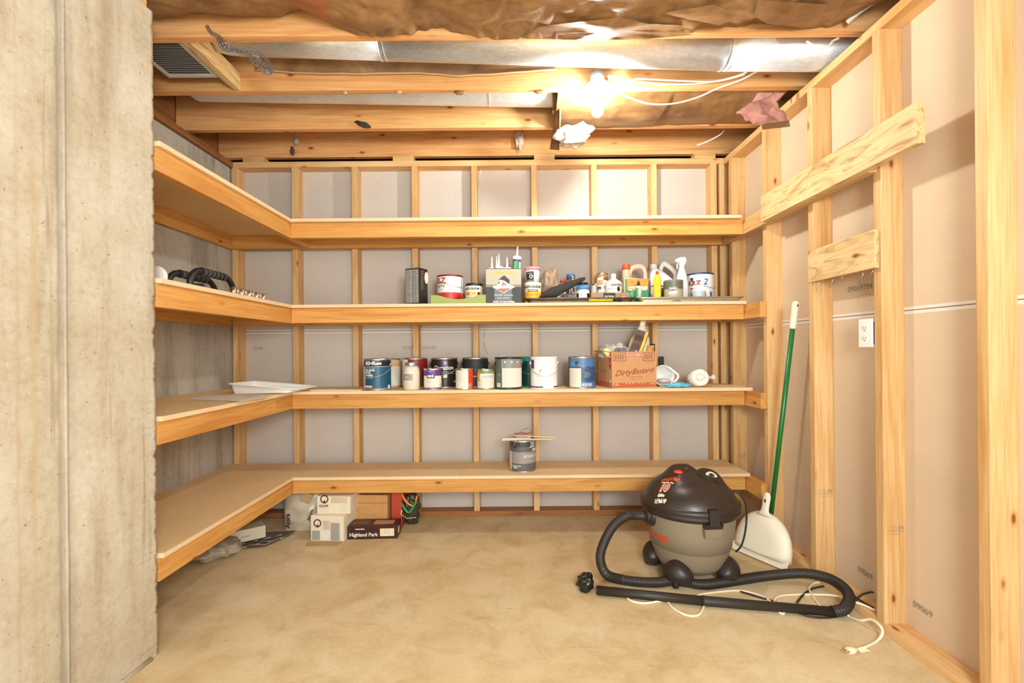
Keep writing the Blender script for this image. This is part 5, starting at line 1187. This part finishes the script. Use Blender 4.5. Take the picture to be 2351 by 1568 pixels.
for k in range(9):
    y = 2.315 + 0.035 * k; x = -1.388 - 0.006 * (k % 2)
    o = MB().lathe([(0.014, 0), (0.0165, 0.002), (0.0165, 0.042), (0.013, 0.044), (0.011, 0.043), (0.011, 0.018)], CHROME, 20, capt=True).build('chrome_socket', None, (x, y, ZL2))
    tag(o, 'short chrome metal socket in the row beyond the push-up bars' , 'socket', 'chrome sockets on the left shelf')
# paint tray
t = thing('paint_tray', 'white plastic paint roller tray on the corner of the shelf', 'paint tray', (xs(622, 2.70), 2.735, ZL3), R(-4))
WT = WPLAST
def ptray():
    b = MB(); L, W = 0.205, 0.118
    def loop(l0, l1, w_, zf, r=0.02):
        out = []
        for cx_, cy_, a0 in ((l1 - r, w_ - r, 0), (l0 + r, w_ - r, 90), (l0 + r, -w_ + r, 180), (l1 - r, -w_ + r, 270)):
            for k in range(5):
                a = R(a0 + 22.5 * k); x = cx_ + r * math.cos(a); y = cy_ + r * math.sin(a); out.append((x, y, zf(x)))
        return out
    lin = lambda a, b_: (lambda x: a + (b_ - a) * (x + L) / (2 * L))
    lo = loop(-L + 0.02, L - 0.06, W - 0.015, lambda x: 0.001 if x < 0.05 else 0.001 + 0.06 * (x - 0.05))
    hi = loop(-L + 0.006, L - 0.02, W - 0.004, lin(0.062, 0.030)); rim = loop(-L - 0.004, L, W + 0.006, lin(0.064, 0.030), 0.026); rd_ = loop(-L - 0.004, L, W + 0.006, lin(0.058, 0.025), 0.026)
    rings = [[b.bm.verts.new(p) for p in l] for l in (lo, hi, rim, rd_)]
    for a, c in zip(rings, rings[1:]):
        for k in range(20): b.face([a[k], a[(k + 1) % 20], c[(k + 1) % 20], c[k]], WT, True)
    b.face(rings[0], WT); return b
ptray().build('tray_shell', t)
b = MB()
for k in range(6): b.tube([(0.0 + 0.025 * k, -0.09, 0.006 + 0.0012 * k), (0.0 + 0.025 * k, 0.09, 0.006 + 0.0012 * k)], 0.002, WT, 6)
b.build('roller_ribs', t)
for lbl, q, dz in (('white printed leaflet lying left of the paint tray', [(430, 917), (475, 909), (566, 909), (545, 921)], 0.0), ('white folded sheet beside the leaflet and paint tray', [(520, 920), (600, 908), (622, 910), (552, 922)], 0.002)):
    P = [on(px, py, ZL3 + 0.002 + dz) for px, py in q]; c_ = sum(P, Vector()) / 4
    b = MB(); b.hexa([p - c_ for p in P] + [p - c_ + Vector((0, 0, 0.0014)) for p in P], PAPER)
    bmesh.ops.recalc_face_normals(b.bm, faces=b.bm.faces)
    tag(b.build('paper_sheet', None, c_), lbl, 'paper', 'papers by the paint tray')

# ---- under the shelves, on the floor
WBOX = mat('white_carton', srgb(226, 212, 188), 0.6)
def ring_logo(b, f, x, y, r, m):
    P = [f(x + r * math.cos(2 * math.pi * k / 24), y + r * math.sin(2 * math.pi * k / 24)) for k in range(24)]
    b.tube(P, r * 0.17, m, 6, closed=True); rect(b, f, x - r * 0.2, x + r * 0.2, y - r * 1.25, y - r * 0.35, m)
MAROON = mat('maroon_print', srgb(78, 34, 30), 0.6)
def eq1(b, F, L, Rr, T):
    g = lambda x, y: F(x, y) + Vector((0, -0.0004, 0))
    ring_logo(b, F, -0.060, 0.105, 0.021, MAROON)
    rect(b, F, -0.095, -0.045, 0.005, 0.060, GREYT); rect(b, F, -0.040, 0.015, 0.005, 0.060, PAPER); rect(b, F, 0.022, 0.078, 0.005, 0.110, GREYT)
    rect(b, F, -0.026, 0.016, 0.068, 0.122, mat('box_panel', srgb(206, 188, 160), 0.6)); bars(b, g, -0.023, 0.012, 0.075, 0.115, 6, GREYT, 61); rect(b, g, -0.095, -0.1, 0, 0, PAPER)  # slightly darker panel behind the fine print
    bars(b, lambda x, y: Rr(x, y), 0.02, 0.10, 0.03, 0.12, 6, GREYT, 62)
bx = on(706, 1242, 0)
t = carton('tile_box', 'white tile carton with round logo and grey swatches, on the floor', 'box', (-1.104, 2.75, 0), -6, 0.205, 0.20, 0.150, WBOX, eq1, False)
def eq2(b, F, L, Rr, T):
    ring_logo(b, F, -0.056, 0.088, 0.022, MAROON); b.text('EQUIPE', 0.017, lambda x, y: F(x - 0.060, y + 0.046), MAROON, bold=0.0006)
    g = lambda x, y: F(x, y) + Vector((0, -0.0004, 0)); bars(b, F, -0.092, -0.02, 0.010, 0.034, 3, GREYT, 63); rect(b, F, -0.016, 0.085, 0.064, 0.102, mat('box_panel', srgb(206, 188, 160), 0.6)); bars(b, g, -0.012, 0.06, 0.070, 0.097, 5, GREYT, 64); bars(b, F, 0.04, 0.095, 0.01, 0.05, 5, GREYT, 65)
t = carton('tile_box', 'white tile carton with dark lettering stacked on the swatch carton', 'box', (-1.078, 2.785, 0.1505), -3, 0.205, 0.16, 0.104, WBOX, eq2, False)
P = [on(700, 1254, 0.003), on(771, 1253, 0.003), on(787, 1243, 0.003), on(708, 1243, 0.003)]; c_ = sum(P, Vector()) / 4
b = MB(); b.hexa([p - c_ - Vector((0, 0, .002)) for p in P] + [p - c_ + Vector((0, 0, .001)) for p in P], CARD); tag(b.build('cardboard_piece', None, c_), 'flat brown cardboard piece under the front of the swatch carton', 'cardboard')
def hp(b, F, L, Rr, T):
    g = lambda x, y: F(x, y) + Vector((0, -0.0004, 0)); rect(b, F, 0.045, 0.130, 0.016, 0.062, PEACH); rect(b, g, 0.062, 0.118, 0.024, 0.056, CREAM)
    for x in (0.078, 0.098):
        P = [g(x + 0.008 * math.cos(2 * math.pi * k / 16), 0.045 + 0.012 * math.sin(2 * math.pi * k / 16)) for k in range(16)]; b.tube(P, 0.0012, GREYT, 4, closed=True)
    b.text('Highland Park', 0.030, lambda x, y: F(x - 0.053, y + 0.026), CREAM, bold=0.0008); b.text('HOMEWERKS', 0.009, lambda x, y: F(x - 0.075, y + 0.060), CREAM, bold=0.0006)
    rect(b, T, -0.13, -0.03, 0.02, 0.09, mat('brown_photo', srgb(110, 70, 50), 0.5)); rect(b, T, 0.0, 0.12, 0.02, 0.09, mat('tan_photo', srgb(184, 134, 92), 0.5)); rect(b, Rr, 0.02, 0.06, 0.02, 0.06, CREAM)
t = carton('faucet_box', 'long dark brown box with white lettering on the floor', 'box', (-0.842, 2.775, 0), 2, 0.296, 0.115, 0.080, mat('deep_brown_card', srgb(54, 26, 22), 0.4), hp, False)
def bb(b, F, L, Rr, T):
    b.text('7 52741', 0.012, lambda x, y: F(x + 0.03, y + 0.10), BROWNP); rect(b, F, -0.125, 0.125, 0.175, 0.178, BROWNP); bars(b, F, -0.06, 0.02, 0.1, 0.11, 2, BROWNP, 66)
t = carton('cardboard_box', 'plain brown cardboard box behind the long dark box', 'box', (-0.905, 2.90, 0), -2, 0.245, 0.17, 0.225, mat('tan_card', srgb(200, 146, 88), 0.75, vary=0.15, bscale=20), bb, False)
tag(MB().box(-0.033, 0.033, 0, 0.12, 0, 0.24, mat('brick_red', srgb(176, 62, 32), 0.5), 0.003).build('red_box', None, (-0.735, 2.93, 0)), 'narrow brick-red box right of the brown cardboard box', 'box')
t = thing('string_lights_bag', 'dark bag of coiled orange and green cord with white beads under the shelf', 'bag', (-0.66, 3.0, 0))
blob('bag_film', (0, 0.02, 0.10), (0.055, 0.05, 0.11), mat('murky_film', srgb(70, 66, 48), 0.3, alpha=0.7), 3, 0.3, parent=t)
MB().tube(spline([(-0.05, -0.05, 0.23), (-0.02, -0.055, 0.17), (0.03, -0.05, 0.14), (0.05, -0.04, 0.20)], 6), 0.007, ORANGE, 8).build('orange_cord', t)
MB().tube(spline([(-0.05, -0.05, 0.16), (0.0, -0.06, 0.10), (0.05, -0.05, 0.17)], 6), 0.008, GREEN, 8).build('green_cord', t)
for k in range(11):
    s_ = k / 10; px = prof(s_, [(0, 922), (0.3, 921), (0.5, 930), (1, 953)]); py = prof(s_, [(0, 1172), (0.4, 1184), (0.6, 1190), (1, 1188)])
    p = at(px, py, 2.90); blob('bead', p - Vector((-0.66, 3.0, 0)), (0.004,) * 3, WPLAST, 0, 0.0, parent=t, sub=2)
# plastic shipping bag
t = thing('shipping_bag', 'clouded plastic shipping bag with dark lettering leaning behind the white cartons', 'bag', (-1.335, 2.93, 0))
CLOUD = mat('clouded_bag', srgb(206, 188, 164), 0.3, bump=0.8, bscale=12, vary=0.15)
def sb(u, v):
    a = 2 * math.pi * u; hx = 0.105 + 0.01 * math.sin(3 * v); x = hx * math.cos(a); th = 0.045 * (math.sin(math.pi * min(max(v, 0.02), 0.98)) ** 0.5)
    n = noise.noise(Vector((x * 16, v * 5, 2)))
    return Vector((x, th * math.sin(a) * (1 + 0.35 * n) + 0.02 * v, 0.25 * v))
b = MB(); b.grid(48, 30, sb, CLOUD); b.text('Alora', 0.040, lambda x, y: Vector((-0.065 - y, -0.048 - 0.004, 0.075 + x)), MAROON, bold=0.0012); b.text('Alora', 0.034, lambda x, y: Vector((0.075 - 0.8 * y + 0.3 * x, -0.052, 0.11 + 0.9 * x)), MAROON, bold=0.0008)
b.build('bag_film', t)
tag(MB().box(-0.03, 0.03, -0.002, 0.002, -0.03, 0.03, CARD).build('paper_tag', None, (xs(700, 2.86), 2.862, 0.225), (0, R(25), 0)), 'tan paper tag on the clouded shipping bag', 'tag')
# boxes and pans low under the left shelf
t = carton('small_box', 'small grey-white box lying under the left shelf, on the pan', 'box', tuple(on(566, 1243, 0.03)[:2]) + (0.030,), 38, 0.20, 0.10, 0.070, mat('dim_white_card', srgb(196, 182, 160), 0.6), lambda b, F, L, Rr, T: (rect(b, F, -0.03, 0.02, 0.025, 0.035, GREYT),), False)
t = thing('wire_pan', 'shallow metal pan with wire coils under the left shelf', 'pan', (on(585, 1262, 0).x - 0.01, on(585, 1262, 0).y + 0.10, 0), R(38))
MB().lathe([(0.10, 0), (0.13, 0.022), (0.135, 0.024), (0.13, 0.026), (0.098, 0.004), (0.002, 0.003)], mat('dull_metal', (0.30, 0.25, 0.20, 1), 0.4, 0.7), 4, sx=1.4, sy=0.8).build('pan_body', t)
for k in range(4):
    MB().tube([Vector((-0.10 + 0.065 * k + 0.03 * math.cos(2 * math.pi * j / 16), -0.02 + 0.03 * math.sin(2 * math.pi * j / 16), 0.016)) for j in range(16)], 0.0022, WIRE, 6, closed=True).build('wire_coil', t)
bag('plastic_bag', 'grey plastic bag slumped under the left shelf, nearest the concrete corner', on(500, 1270, 0.045) + Vector((-0.06, 0.07, 0.0)), (0.13, 0.12, 0.05), mat('grey_bag', srgb(160, 144, 122), 0.5, bump=0.6, bscale=10), 21, amp=0.3, cat='bag', stretch=lambda v: Vector((v.x, v.y, max(v.z, -0.85))))

# ================================================================== SHOP VACUUM
VX, VY = 0.895, 2.335
t = thing('shop_vacuum', 'grey wet and dry vacuum with a black domed lid on black casters', 'vacuum cleaner', (VX, VY, 0))
VG = mat('vac_grey_plastic', srgb(132, 118, 98), 0.5, bump=0.15, bscale=200); VB = mat('vac_black_plastic', srgb(44, 34, 30), 0.42); VB2 = mat('vac_lid_plastic', srgb(50, 38, 32), 0.36)
b = MB()
b.lathe([(0.135, 0.050), (0.150, 0.056), (0.166, 0.080), (0.180, 0.120), (0.191, 0.158), (0.1915, 0.160), (0.194, 0.161), (0.208, 0.24), (0.215, 0.31), (0.218, 0.345)], VG, 72)
tb = cylf(0.1985, -56, 0.232, R(0))
def tank_r(z): return prof(z, [(0.161, 0.194), (0.24, 0.208), (0.31, 0.215), (0.345, 0.218)])
VO = mat('vac_orange', srgb(206, 72, 28), 0.45)
def tf(x, y):
    z = 0.218 + y; r = tank_r(z) + 0.0016; a = R(-74) + x / r; return Vector((r * math.sin(a), -r * math.cos(a), z))
b.text('shop', 0.062, lambda x, y: tf(x - 0.065, y), VO, bold=0.0025, shear=0.12); b.text('vac', 0.062, lambda x, y: tf(x + 0.048, y), VO, bold=0.0025, shear=0.12); b.text('.', 0.09, lambda x, y: tf(x - 0.004, y + 0.02), VO, bold=0.002)
b.build('tank', t)
# rim band and lid as a height field over the disc
b = MB(); b.lathe([(0.220, 0.322), (0.233, 0.326), (0.238, 0.345), (0.233, 0.352), (0.238, 0.358), (0.234, 0.375), (0.222, 0.381)], VB, 72, capb=False, capt=False); b.build('rim_band', t)
def lidh(x, y):
    r = math.hypot(x, y) / 0.224; r = min(r, 1)
    h = 0.112 * (1 - r ** 3.4) ** 0.8
    h += 0.050 * math.exp(-(((x + 0.030) / 0.072) ** 4 + ((y + 0.0) / 0.085) ** 4))
    h += 0.034 * math.exp(-(((x - 0.105) / 0.048) ** 4 + ((y + 0.01) / 0.08) ** 4))
    h -= 0.020 * math.exp(-(((x + 0.035) / 0.03) ** 2 + ((y + 0.035) / 0.022) ** 2))
    return 0.378 + h * (1 if r < 1 else 0)
b = MB(); NR, NA = 40, 96; vc = b.bm.verts.new((0, 0, lidh(0, 0))); prev = None
for i in range(1, NR + 1):
    r = 0.224 * (i / NR) ** 0.8
    ring = [b.bm.verts.new((r * math.cos(2 * math.pi * k / NA), r * math.sin(2 * math.pi * k / NA), lidh(r * math.cos(2 * math.pi * k / NA), r * math.sin(2 * math.pi * k / NA)))) for k in range(NA)]
    for k in range(NA):
        if prev is None: b.face([vc, ring[k], ring[(k + 1) % NA]], VB2, True)
        else: b.face([prev[k], ring[k], ring[(k + 1) % NA], prev[(k + 1) % NA]], VB2, True)
    prev = ring
def on_lid(cx_, cy_, rot, s=1.0):
    c, sn = math.cos(R(rot)), math.sin(R(rot))
    def f_(x, y):
        X, Y = cx_ + s * (x * c - y * sn), cy_ + s * (x * sn + y * c); return Vector((X, Y, lidh(X, Y) + 0.003))
    return f_
lid = b.build('lid', t)
VWHITE = mat('vac_white_print', srgb(236, 226, 210), 0.45)
b = MB()
fL = on_lid(-0.150, -0.082, -50, 0.92)
b.text('shop.vac', 0.030, lambda x, y: fL(x + 0.005, y + 0.048), VO, bold=0.0014, shear=0.1); b.text('Wet/Dry Vac', 0.013, lambda x, y: fL(x, y + 0.026), VWHITE, bold=0.0006)
b.text('10', 0.052, lambda x, y: fL(x, y - 0.004), VWHITE, bold=0.004); b.text('10', 0.052, lambda x, y: fL(x, y - 0.004) + Vector((0, -0.0004, 0.001)), VO, bold=0.001)
b.text('Gallon', 0.015, lambda x, y: fL(x, y - 0.036), VWHITE, bold=0.0008); b.text('3.0 Peak HP', 0.014, lambda x, y: fL(x + 0.004, y - 0.052), VWHITE, bold=0.0008)
b.build('lettering', lid)
b = MB(); fS = on_lid(0.085, -0.065, -20, 1.0)
b.face([b.bm.verts.new(fS(0.026 * math.cos(2 * math.pi * k / 24), 0.014 * math.sin(2 * math.pi * k / 24))) for k in range(24)], VWHITE)
for k in (-1, 0, 1): b.quad([fS(-0.016, 0.0065 * k - 0.001) + Vector((0, 0, 0.001)), fS(0.018, 0.0065 * k - 0.001) + Vector((0, 0, 0.001)), fS(0.018, 0.0065 * k + 0.001) + Vector((0, 0, 0.001)), fS(-0.016, 0.0065 * k + 0.001) + Vector((0, 0, 0.001))], INK)
b.build('sticker', lid)
sx_, sy_ = -0.075, -0.060
p = Vector((sx_, sy_, lidh(sx_, sy_) + 0.002)); MB().lathe([(0.020, 0), (0.017, 0.006), (0.006, 0.008)], mat('red_switch', srgb(206, 48, 26), 0.35), 20, sx=1.2, sy=0.6).build('switch', t, p, (R(35), 0, R(-20)))
for k in range(8):
    x = 0.015 + 0.012 * k; y = -0.085 - 0.004 * k; b = MB(); b.quad([Vector((x, y, lidh(x, y) + 0.002)), Vector((x + 0.005, y, lidh(x + 0.005, y) + 0.002)), Vector((x + 0.001, y + 0.022, lidh(x + 0.001, y + 0.022) + 0.002)), Vector((x - 0.004, y + 0.022, lidh(x - 0.004, y + 0.022) + 0.002))], INK); b.build('vent_slot', lid)
# latches
def latch(ang):
    M = Matrix.Rotation(R(ang), 4, 'Z')
    lt = thing('latch', '', ''); del lt['label']; del lt['category']; lt.name = 'latch'; lt.parent = t
    b = MB(); b.hexa([M @ Vector(p) for p in ((-0.040, -0.238, 0.300), (0.040, -0.238, 0.300), (0.040, -0.200, 0.300), (-0.040, -0.200, 0.300), (-0.042, -0.248, 0.328), (0.042, -0.248, 0.328), (0.042, -0.205, 0.328), (-0.042, -0.205, 0.328))], VB)
    b.hexa([M @ Vector(p) for p in ((-0.024, -0.250, 0.322), (0.024, -0.250, 0.322), (0.024, -0.215, 0.322), (-0.024, -0.215, 0.322), (-0.022, -0.244, 0.392), (0.022, -0.244, 0.392), (0.022, -0.200, 0.392), (-0.022, -0.200, 0.392))], VB); b.build('latch_clip', lt)
    b = MB(); b.hexa([M @ Vector(p) for p in ((-0.036, -0.230, 0.262), (0.036, -0.230, 0.262), (0.036, -0.195, 0.262), (-0.036, -0.195, 0.262), (-0.043, -0.240, 0.306), (0.043, -0.240, 0.306), (0.043, -0.200, 0.306), (-0.043, -0.200, 0.306))], VG); b.build('latch_ledge', lt)
latch(5); latch(185)
# hose inlet on the left side
ai = R(-80); dirv = Vector((math.sin(ai), -math.cos(ai), 0)); pin = Vector((0, 0, 0.300)) + dirv * 0.206
M = Matrix.Translation(pin) @ dirv.to_track_quat('Z', 'Y').to_matrix().to_4x4()
MB().lathe([(0.050, -0.015), (0.050, 0.012), (0.044, 0.018), (0.036, 0.020), (0.036, 0.034), (0.030, 0.036)], VB, 32, M=M).build('inlet_port', t)
# foot pods with casters
for ang, nm in ((-39, 0), (53, 1), (-118, 2), (143, 3)):
    M = Matrix.Rotation(R(ang), 4, 'Z')
    o = blob('caster_pod', M @ Vector((0, -0.176, 0.062)), (0.074, 0.056, 0.066), VB, 0, 0.0, parent=t, sub=4, rot=(R(-18), 0, R(ang)), stretch=lambda v: Vector((v.x * (1 - 0.45 * max(0, v.z) ** 1.2), v.y, v.z if v.z > -0.62 else -0.62)))
    MB().lathe([(0.010, -0.011), (0.0225, -0.011), (0.0235, 0.0), (0.0225, 0.011), (0.010, 0.011)], INK, 24, M=Matrix.Rotation(R(90), 4, 'Y') ).build('caster_wheel', t, M @ Vector((0.0, -0.205, 0.0235)), (0, 0, R(ang + 30)))
# power cord draped down the right side
MB().tube(spline([Vector((0.190, -0.07, 0.43)), Vector((0.222, -0.08, 0.41)), Vector((0.244, -0.085, 0.36)), Vector((0.243, -0.085, 0.26)), Vector((0.225, -0.08, 0.17)), Vector((0.205, -0.06, 0.125))], 8), 0.0045, INK, 8).build('power_cord', t)
MB().lathe([(0.012, 0), (0.012, 0.03)], VB, 16, M=Matrix.Rotation(R(90), 4, 'Y')).build('cord_wrap', t, (0.234, 0.02, 0.335))

# hose, a ribbed tube, with its rigid wand
def fp(px, py, z): return on(px, py, z)
gp = Vector((VX, VY, 0)) + pin + dirv * 0.034
hp_ = [gp, gp + dirv * 0.03 + Vector((0, -0.005, 0.004)), at(1440, 1184, 2.32), at(1408, 1208, 2.28), at(1385, 1250, 2.23), at(1378, 1285, 2.19), at(1392, 1318, 2.15), fp(1425, 1330, 0.026), fp(1470, 1336, 0.024), fp(1510, 1337, 0.024), fp(1545, 1333, 0.024), fp(1580, 1337, 0.024), fp(1620, 1342, 0.024), fp(1700, 1331, 0.026), fp(1760, 1322, 0.033), fp(1840, 1316, 0.052), fp(1895, 1325, 0.063), fp(1933, 1345, 0.063), fp(1950, 1372, 0.055), fp(1938, 1398, 0.035), fp(1912, 1404, 0.024)]
HP = spline(hp_, 40)
# resample at even steps so every rib has the same pitch
acc = [0.0]
for a, c in zip(HP, HP[1:]): acc.append(acc[-1] + (c - a).length)
N = int(acc[-1] / 0.0030); out = []; j = 0
for i in range(N + 1):
    s_ = acc[-1] * i / N
    while j < len(acc) - 2 and acc[j + 1] < s_: j += 1
    q = (s_ - acc[j]) / max(1e-9, acc[j + 1] - acc[j]); out.append(HP[j].lerp(HP[j + 1], q))
rr = [0.0228 if (i % 3) else 0.0188 for i in range(len(out))]
HOSE = mat('hose_black', srgb(46, 38, 32), 0.5)
t = thing('vacuum_hose', 'long ribbed dark vacuum hose with a smooth wand lying on the floor', 'hose', (out[0].x, out[0].y, 0)); o0 = Vector(t.location)
MB().tube([p - o0 for p in out], rr, HOSE, 18).build('ribbed_hose', t)
w0, w1, w2 = fp(1912, 1404, 0.022), fp(1620, 1380, 0.022), fp(1371, 1355, 0.022)
MB().tube([w0 - o0, w0.lerp(w1, 0.98) - o0, w1 - o0, w1.lerp(w2, 0.03) - o0], [0.0185, 0.0205, 0.0215, 0.0215], HOSE, 24).build('wand_tube', t)
b = MB(); b.tube([w1 - o0, w2 - o0], [0.0195, 0.0200], HOSE, 24).build('wand_tube', t)
MB().tube([w2.lerp(w1, 0.002) - o0, w2 - o0 + (w2 - w1).normalized() * 0.003], 0.0172, INK, 24).build('wand_mouth', t)
# wadded black thing at the floor
bag('plastic_wad', 'small wadded shiny black plastic lump left of the wand tip', on(1346, 1360, 0) + Vector((0, 0.02, 0.038)), (0.036, 0.034, 0.043), mat('glossy_black', (0.012, 0.011, 0.010, 1), 0.12), 33, amp=0.35, cat='plastic lump')

# ---- dustpan
Pl, Pr = on(1682, 1256, 0.002), on(1812, 1311, 0.002)
top = at(1764, 1131, 2.50)
mid = (Pl + Pr) / 2; u = (Pr - Pl).normalized(); wv = (top - mid); wv -= u * wv.dot(u); Lw = wv.length; wv.normalize(); nv = u.cross(wv).normalized()
if nv.y > 0: nv = -nv
Mx = Matrix((u, wv, nv)).transposed().to_4x4(); Mx.translation = mid
hw = (Pr - Pl).length / 2; sk = (top - mid).dot(u)
t = thing('dustpan', 'white plastic dustpan leaning upright against the wall stud', 'dustpan', mid); o0 = mid
def dp(u_, v_):
    # half-round blade with a raised rim
    a = math.pi * u_; rr_ = v_
    x = hw * math.cos(a) * (0.15 + 0.85 * 1) * rr_; y = 0.03 + 0.215 * math.sin(a) ** 0.8 * rr_
    z = -0.028 * (1 - rr_ ** 6) + 0.012 * rr_ ** 8
    return (Mx @ Vector((x + sk * 0.5 * y / 0.35, y, -z))) - o0
DPW = mat('dustpan_white', srgb(236, 222, 198), 0.45, vary=0.06, bscale=8)
b = MB(); b.grid(40, 16, dp, DPW); bmesh.ops.remove_doubles(b.bm, verts=b.bm.verts, dist=0.0002)
bmesh.ops.solidify(b.bm, geom=list(b.bm.faces), thickness=0.003); b.build('scoop', t)
b = MB(); m4 = lambda x, y, z: (Mx @ Vector((x, y, z))) - o0
b.hexa([m4(-hw, 0, 0.026), m4(hw, 0, 0.026), m4(hw * 0.98, 0.040, 0.0), m4(-hw * 0.98, 0.040, 0.0), m4(-hw, 0, 0.030), m4(hw, 0, 0.030), m4(hw * 0.98, 0.040, 0.004), m4(-hw * 0.98, 0.040, 0.004)], DPW); bmesh.ops.recalc_face_normals(b.bm, faces=b.bm.faces); b.build('front_lip', t)
hy0, hy1 = 0.225, Lw
cxh = lambda y: sk * 0.5 * y / 0.35 + (sk * (y - hy0) / (hy1 - hy0) * 0.5 if y > hy0 else 0)
pts = []
prf = [(0.225, 0.046), (0.240, 0.030), (0.256, 0.021), (0.275, 0.020), (0.31, 0.021), (hy1 - 0.02, 0.021), (hy1 - 0.006, 0.015), (hy1, 0.006)]
b = MB(); rings = []
for y, hw_ in prf:
    ring = []
    for k in range(16):
        a = 2 * math.pi * k / 16; ring.append(b.bm.verts.new(m4(cxh(y) + hw_ * math.cos(a), y, 0.006 + 0.011 * math.sin(a))))
    rings.append(ring)
for a, c in zip(rings, rings[1:]):
    for k in range(16): b.face([a[k], a[(k + 1) % 16], c[(k + 1) % 16], c[k]], DPW, True)
b.face(rings[0], DPW); b.face(rings[-1], DPW); bmesh.ops.recalc_face_normals(b.bm, faces=b.bm.faces)
hd = b.build('handle', t)
MB().lathe([(0.005, 0), (0.005, 0.0008)], INK, 16, sy=2.0).build('hanging_hole', hd, m4(cxh(hy1 - 0.045), hy1 - 0.045, 0.0175), Mx.to_euler())
for k in range(9):
    y = 0.262 + 0.009 * k
    MB().tube([m4(cxh(y) - 0.018, y, 0.012), m4(cxh(y), y, 0.0175), m4(cxh(y) + 0.018, y, 0.012)], 0.0012, DPW, 6).build('grip_rib', hd)
# ---- green pole
pt, pb_ = at(1827, 691, 2.36), Vector((1.425, 2.585, 0.004))
t = thing('broom_pole', 'green metal pole with a white grip leaning in the stud bay behind the dustpan', 'pole', pb_)
d_ = pt - pb_; L = d_.length; q = d_.to_track_quat('Z', 'Y').to_matrix().to_4x4()
PG = mat('pole_green', srgb(22, 106, 48), 0.3)
MB().lathe([(0.0120, 0.0), (0.0120, L - 0.14)], PG, 24, M=q).build('pole_tube', t)
b = MB(); b.lathe([(0.0145, L - 0.142), (0.0155, L - 0.135)] + [(0.0152 + 0.0012 * (k % 2), L - 0.128 + 0.009 * k) for k in range(10)] + [(0.0165, L - 0.025), (0.016, L - 0.010), (0.009, L)], DPW, 24, M=q); b.build('grip', t)
MB().lathe([(0.004, 0), (0.004, 0.001)], INK, 12, sy=2.2).build('hanging_hole', t, q @ Vector((0, -0.0158, L - 0.02)), (R(90), 0, 0))

# ---- cords on the floor
def floor_cord(pix, r, m, label, name='extension_cord'):
    P = [fp(px, py, z) for px, py, z in pix]; t = thing(name, label, 'cord', (P[0].x, P[0].y, 0)); o0 = Vector(t.location)
    MB().tube([p - o0 for p in spline(P, 10)], r, m, 10).build('cord', t); return t, o0
CORDW = mat('white_cord', srgb(238, 222, 192), 0.45)
z_ = 0.0055
t, o0 = floor_cord([(1438, 1370, z_), (1450, 1380, z_), (1480, 1385, z_), (1515, 1380, z_), (1530, 1379, z_), (1545, 1396, z_), (1575, 1412, z_), (1603, 1412, z_), (1616, 1392, z_), (1618, 1378, z_), (1600, 1368, z_), (1625, 1362, z_), (1690, 1356, z_), (1730, 1362, z_), (1765, 1378, z_), (1785, 1402, z_), (1797, 1409, z_), (1799, 1402, z_), (1782, 1388, z_), (1779, 1376, z_), (1800, 1367, z_), (1870, 1365, z_), (1920, 1368, 0.02), (1950, 1378, 0.045), (1985, 1390, 0.045), (2010, 1402, 0.045)], 0.0048, CORDW, 'white extension cord winding under the wand and over the wall plate')
t, o0 = floor_cord([(1884, 1392, z_), (1866, 1370, z_), (1858, 1350, z_), (1872, 1338, z_), (1895, 1340, 0.012), (1920, 1358, 0.012), (1940, 1380, 0.03), (1945, 1408, 0.012), (1952, 1416, z_), (1975, 1424, 0.02), (2000, 1422, 0.047), (2020, 1436, 0.047), (2026, 1452, 0.03), (2015, 1470, z_), (1990, 1484, 0.007), (1966, 1491, 0.009)], 0.0048, CORDW, 'white cord looping through the hose bend and ending in a plug')
p = fp(1966, 1491, 0.012) - o0; p2 = fp(1942, 1495, 0.012) - o0; dv = (p2 - p).normalized(); q = dv.to_track_quat('Z', 'Y').to_matrix().to_4x4()
pl = MB().lathe([(0.006, -0.004), (0.007, 0.004), (0.011, 0.010), (0.0145, 0.024), (0.0145, 0.036), (0.013, 0.038)], CORDW, 20, M=Matrix.Translation(p) @ q, sy=0.8).build('plug', t)
e = p + dv * 0.038; sd = dv.cross(Vector((0, 0, 1))).normalized()
BRASS = mat('brass_prong', (0.45, 0.33, 0.16, 1), 0.35, 0.9)
for s_ in (-0.006, 0.006): MB().tube([e + sd * s_, e + sd * s_ + dv * 0.017], 0.0022, BRASS, 6).build('prong', pl)
b = MB(); c_ = fp(1982, 1493, 0.004) - o0; b.box(-0.020, 0.020, -0.009, 0.009, 0, 0.0012, CORDW); b.build('cord_tag', t, c_, (R(8), 0, R(12)))
t, o0 = floor_cord([(1830, 1383, z_), (1845, 1365, z_), (1870, 1350, z_), (1910, 1346, 0.012), (1950, 1362, 0.05), (1975, 1378, 0.05), (2006, 1396, 0.05)], 0.0042, mat('dark_cord', srgb(50, 34, 26), 0.5), 'dark vacuum cord running between hose bend and wall plate', 'power_cord')
t, o0 = floor_cord([(1700, 1358, z_), (1740, 1370, z_), (1775, 1380, z_), (1800, 1392, z_), (1850, 1413, z_), (1895, 1418, z_), (1930, 1412, z_), (1955, 1390, 0.03), (1975, 1368, 0.06), (1995, 1360, 0.075), (2006, 1360, 0.08)], 0.0042, mat('dark_cord', srgb(50, 34, 26), 0.5), 'dark vacuum cord passing under the wand and up beside the stud', 'power_cord')
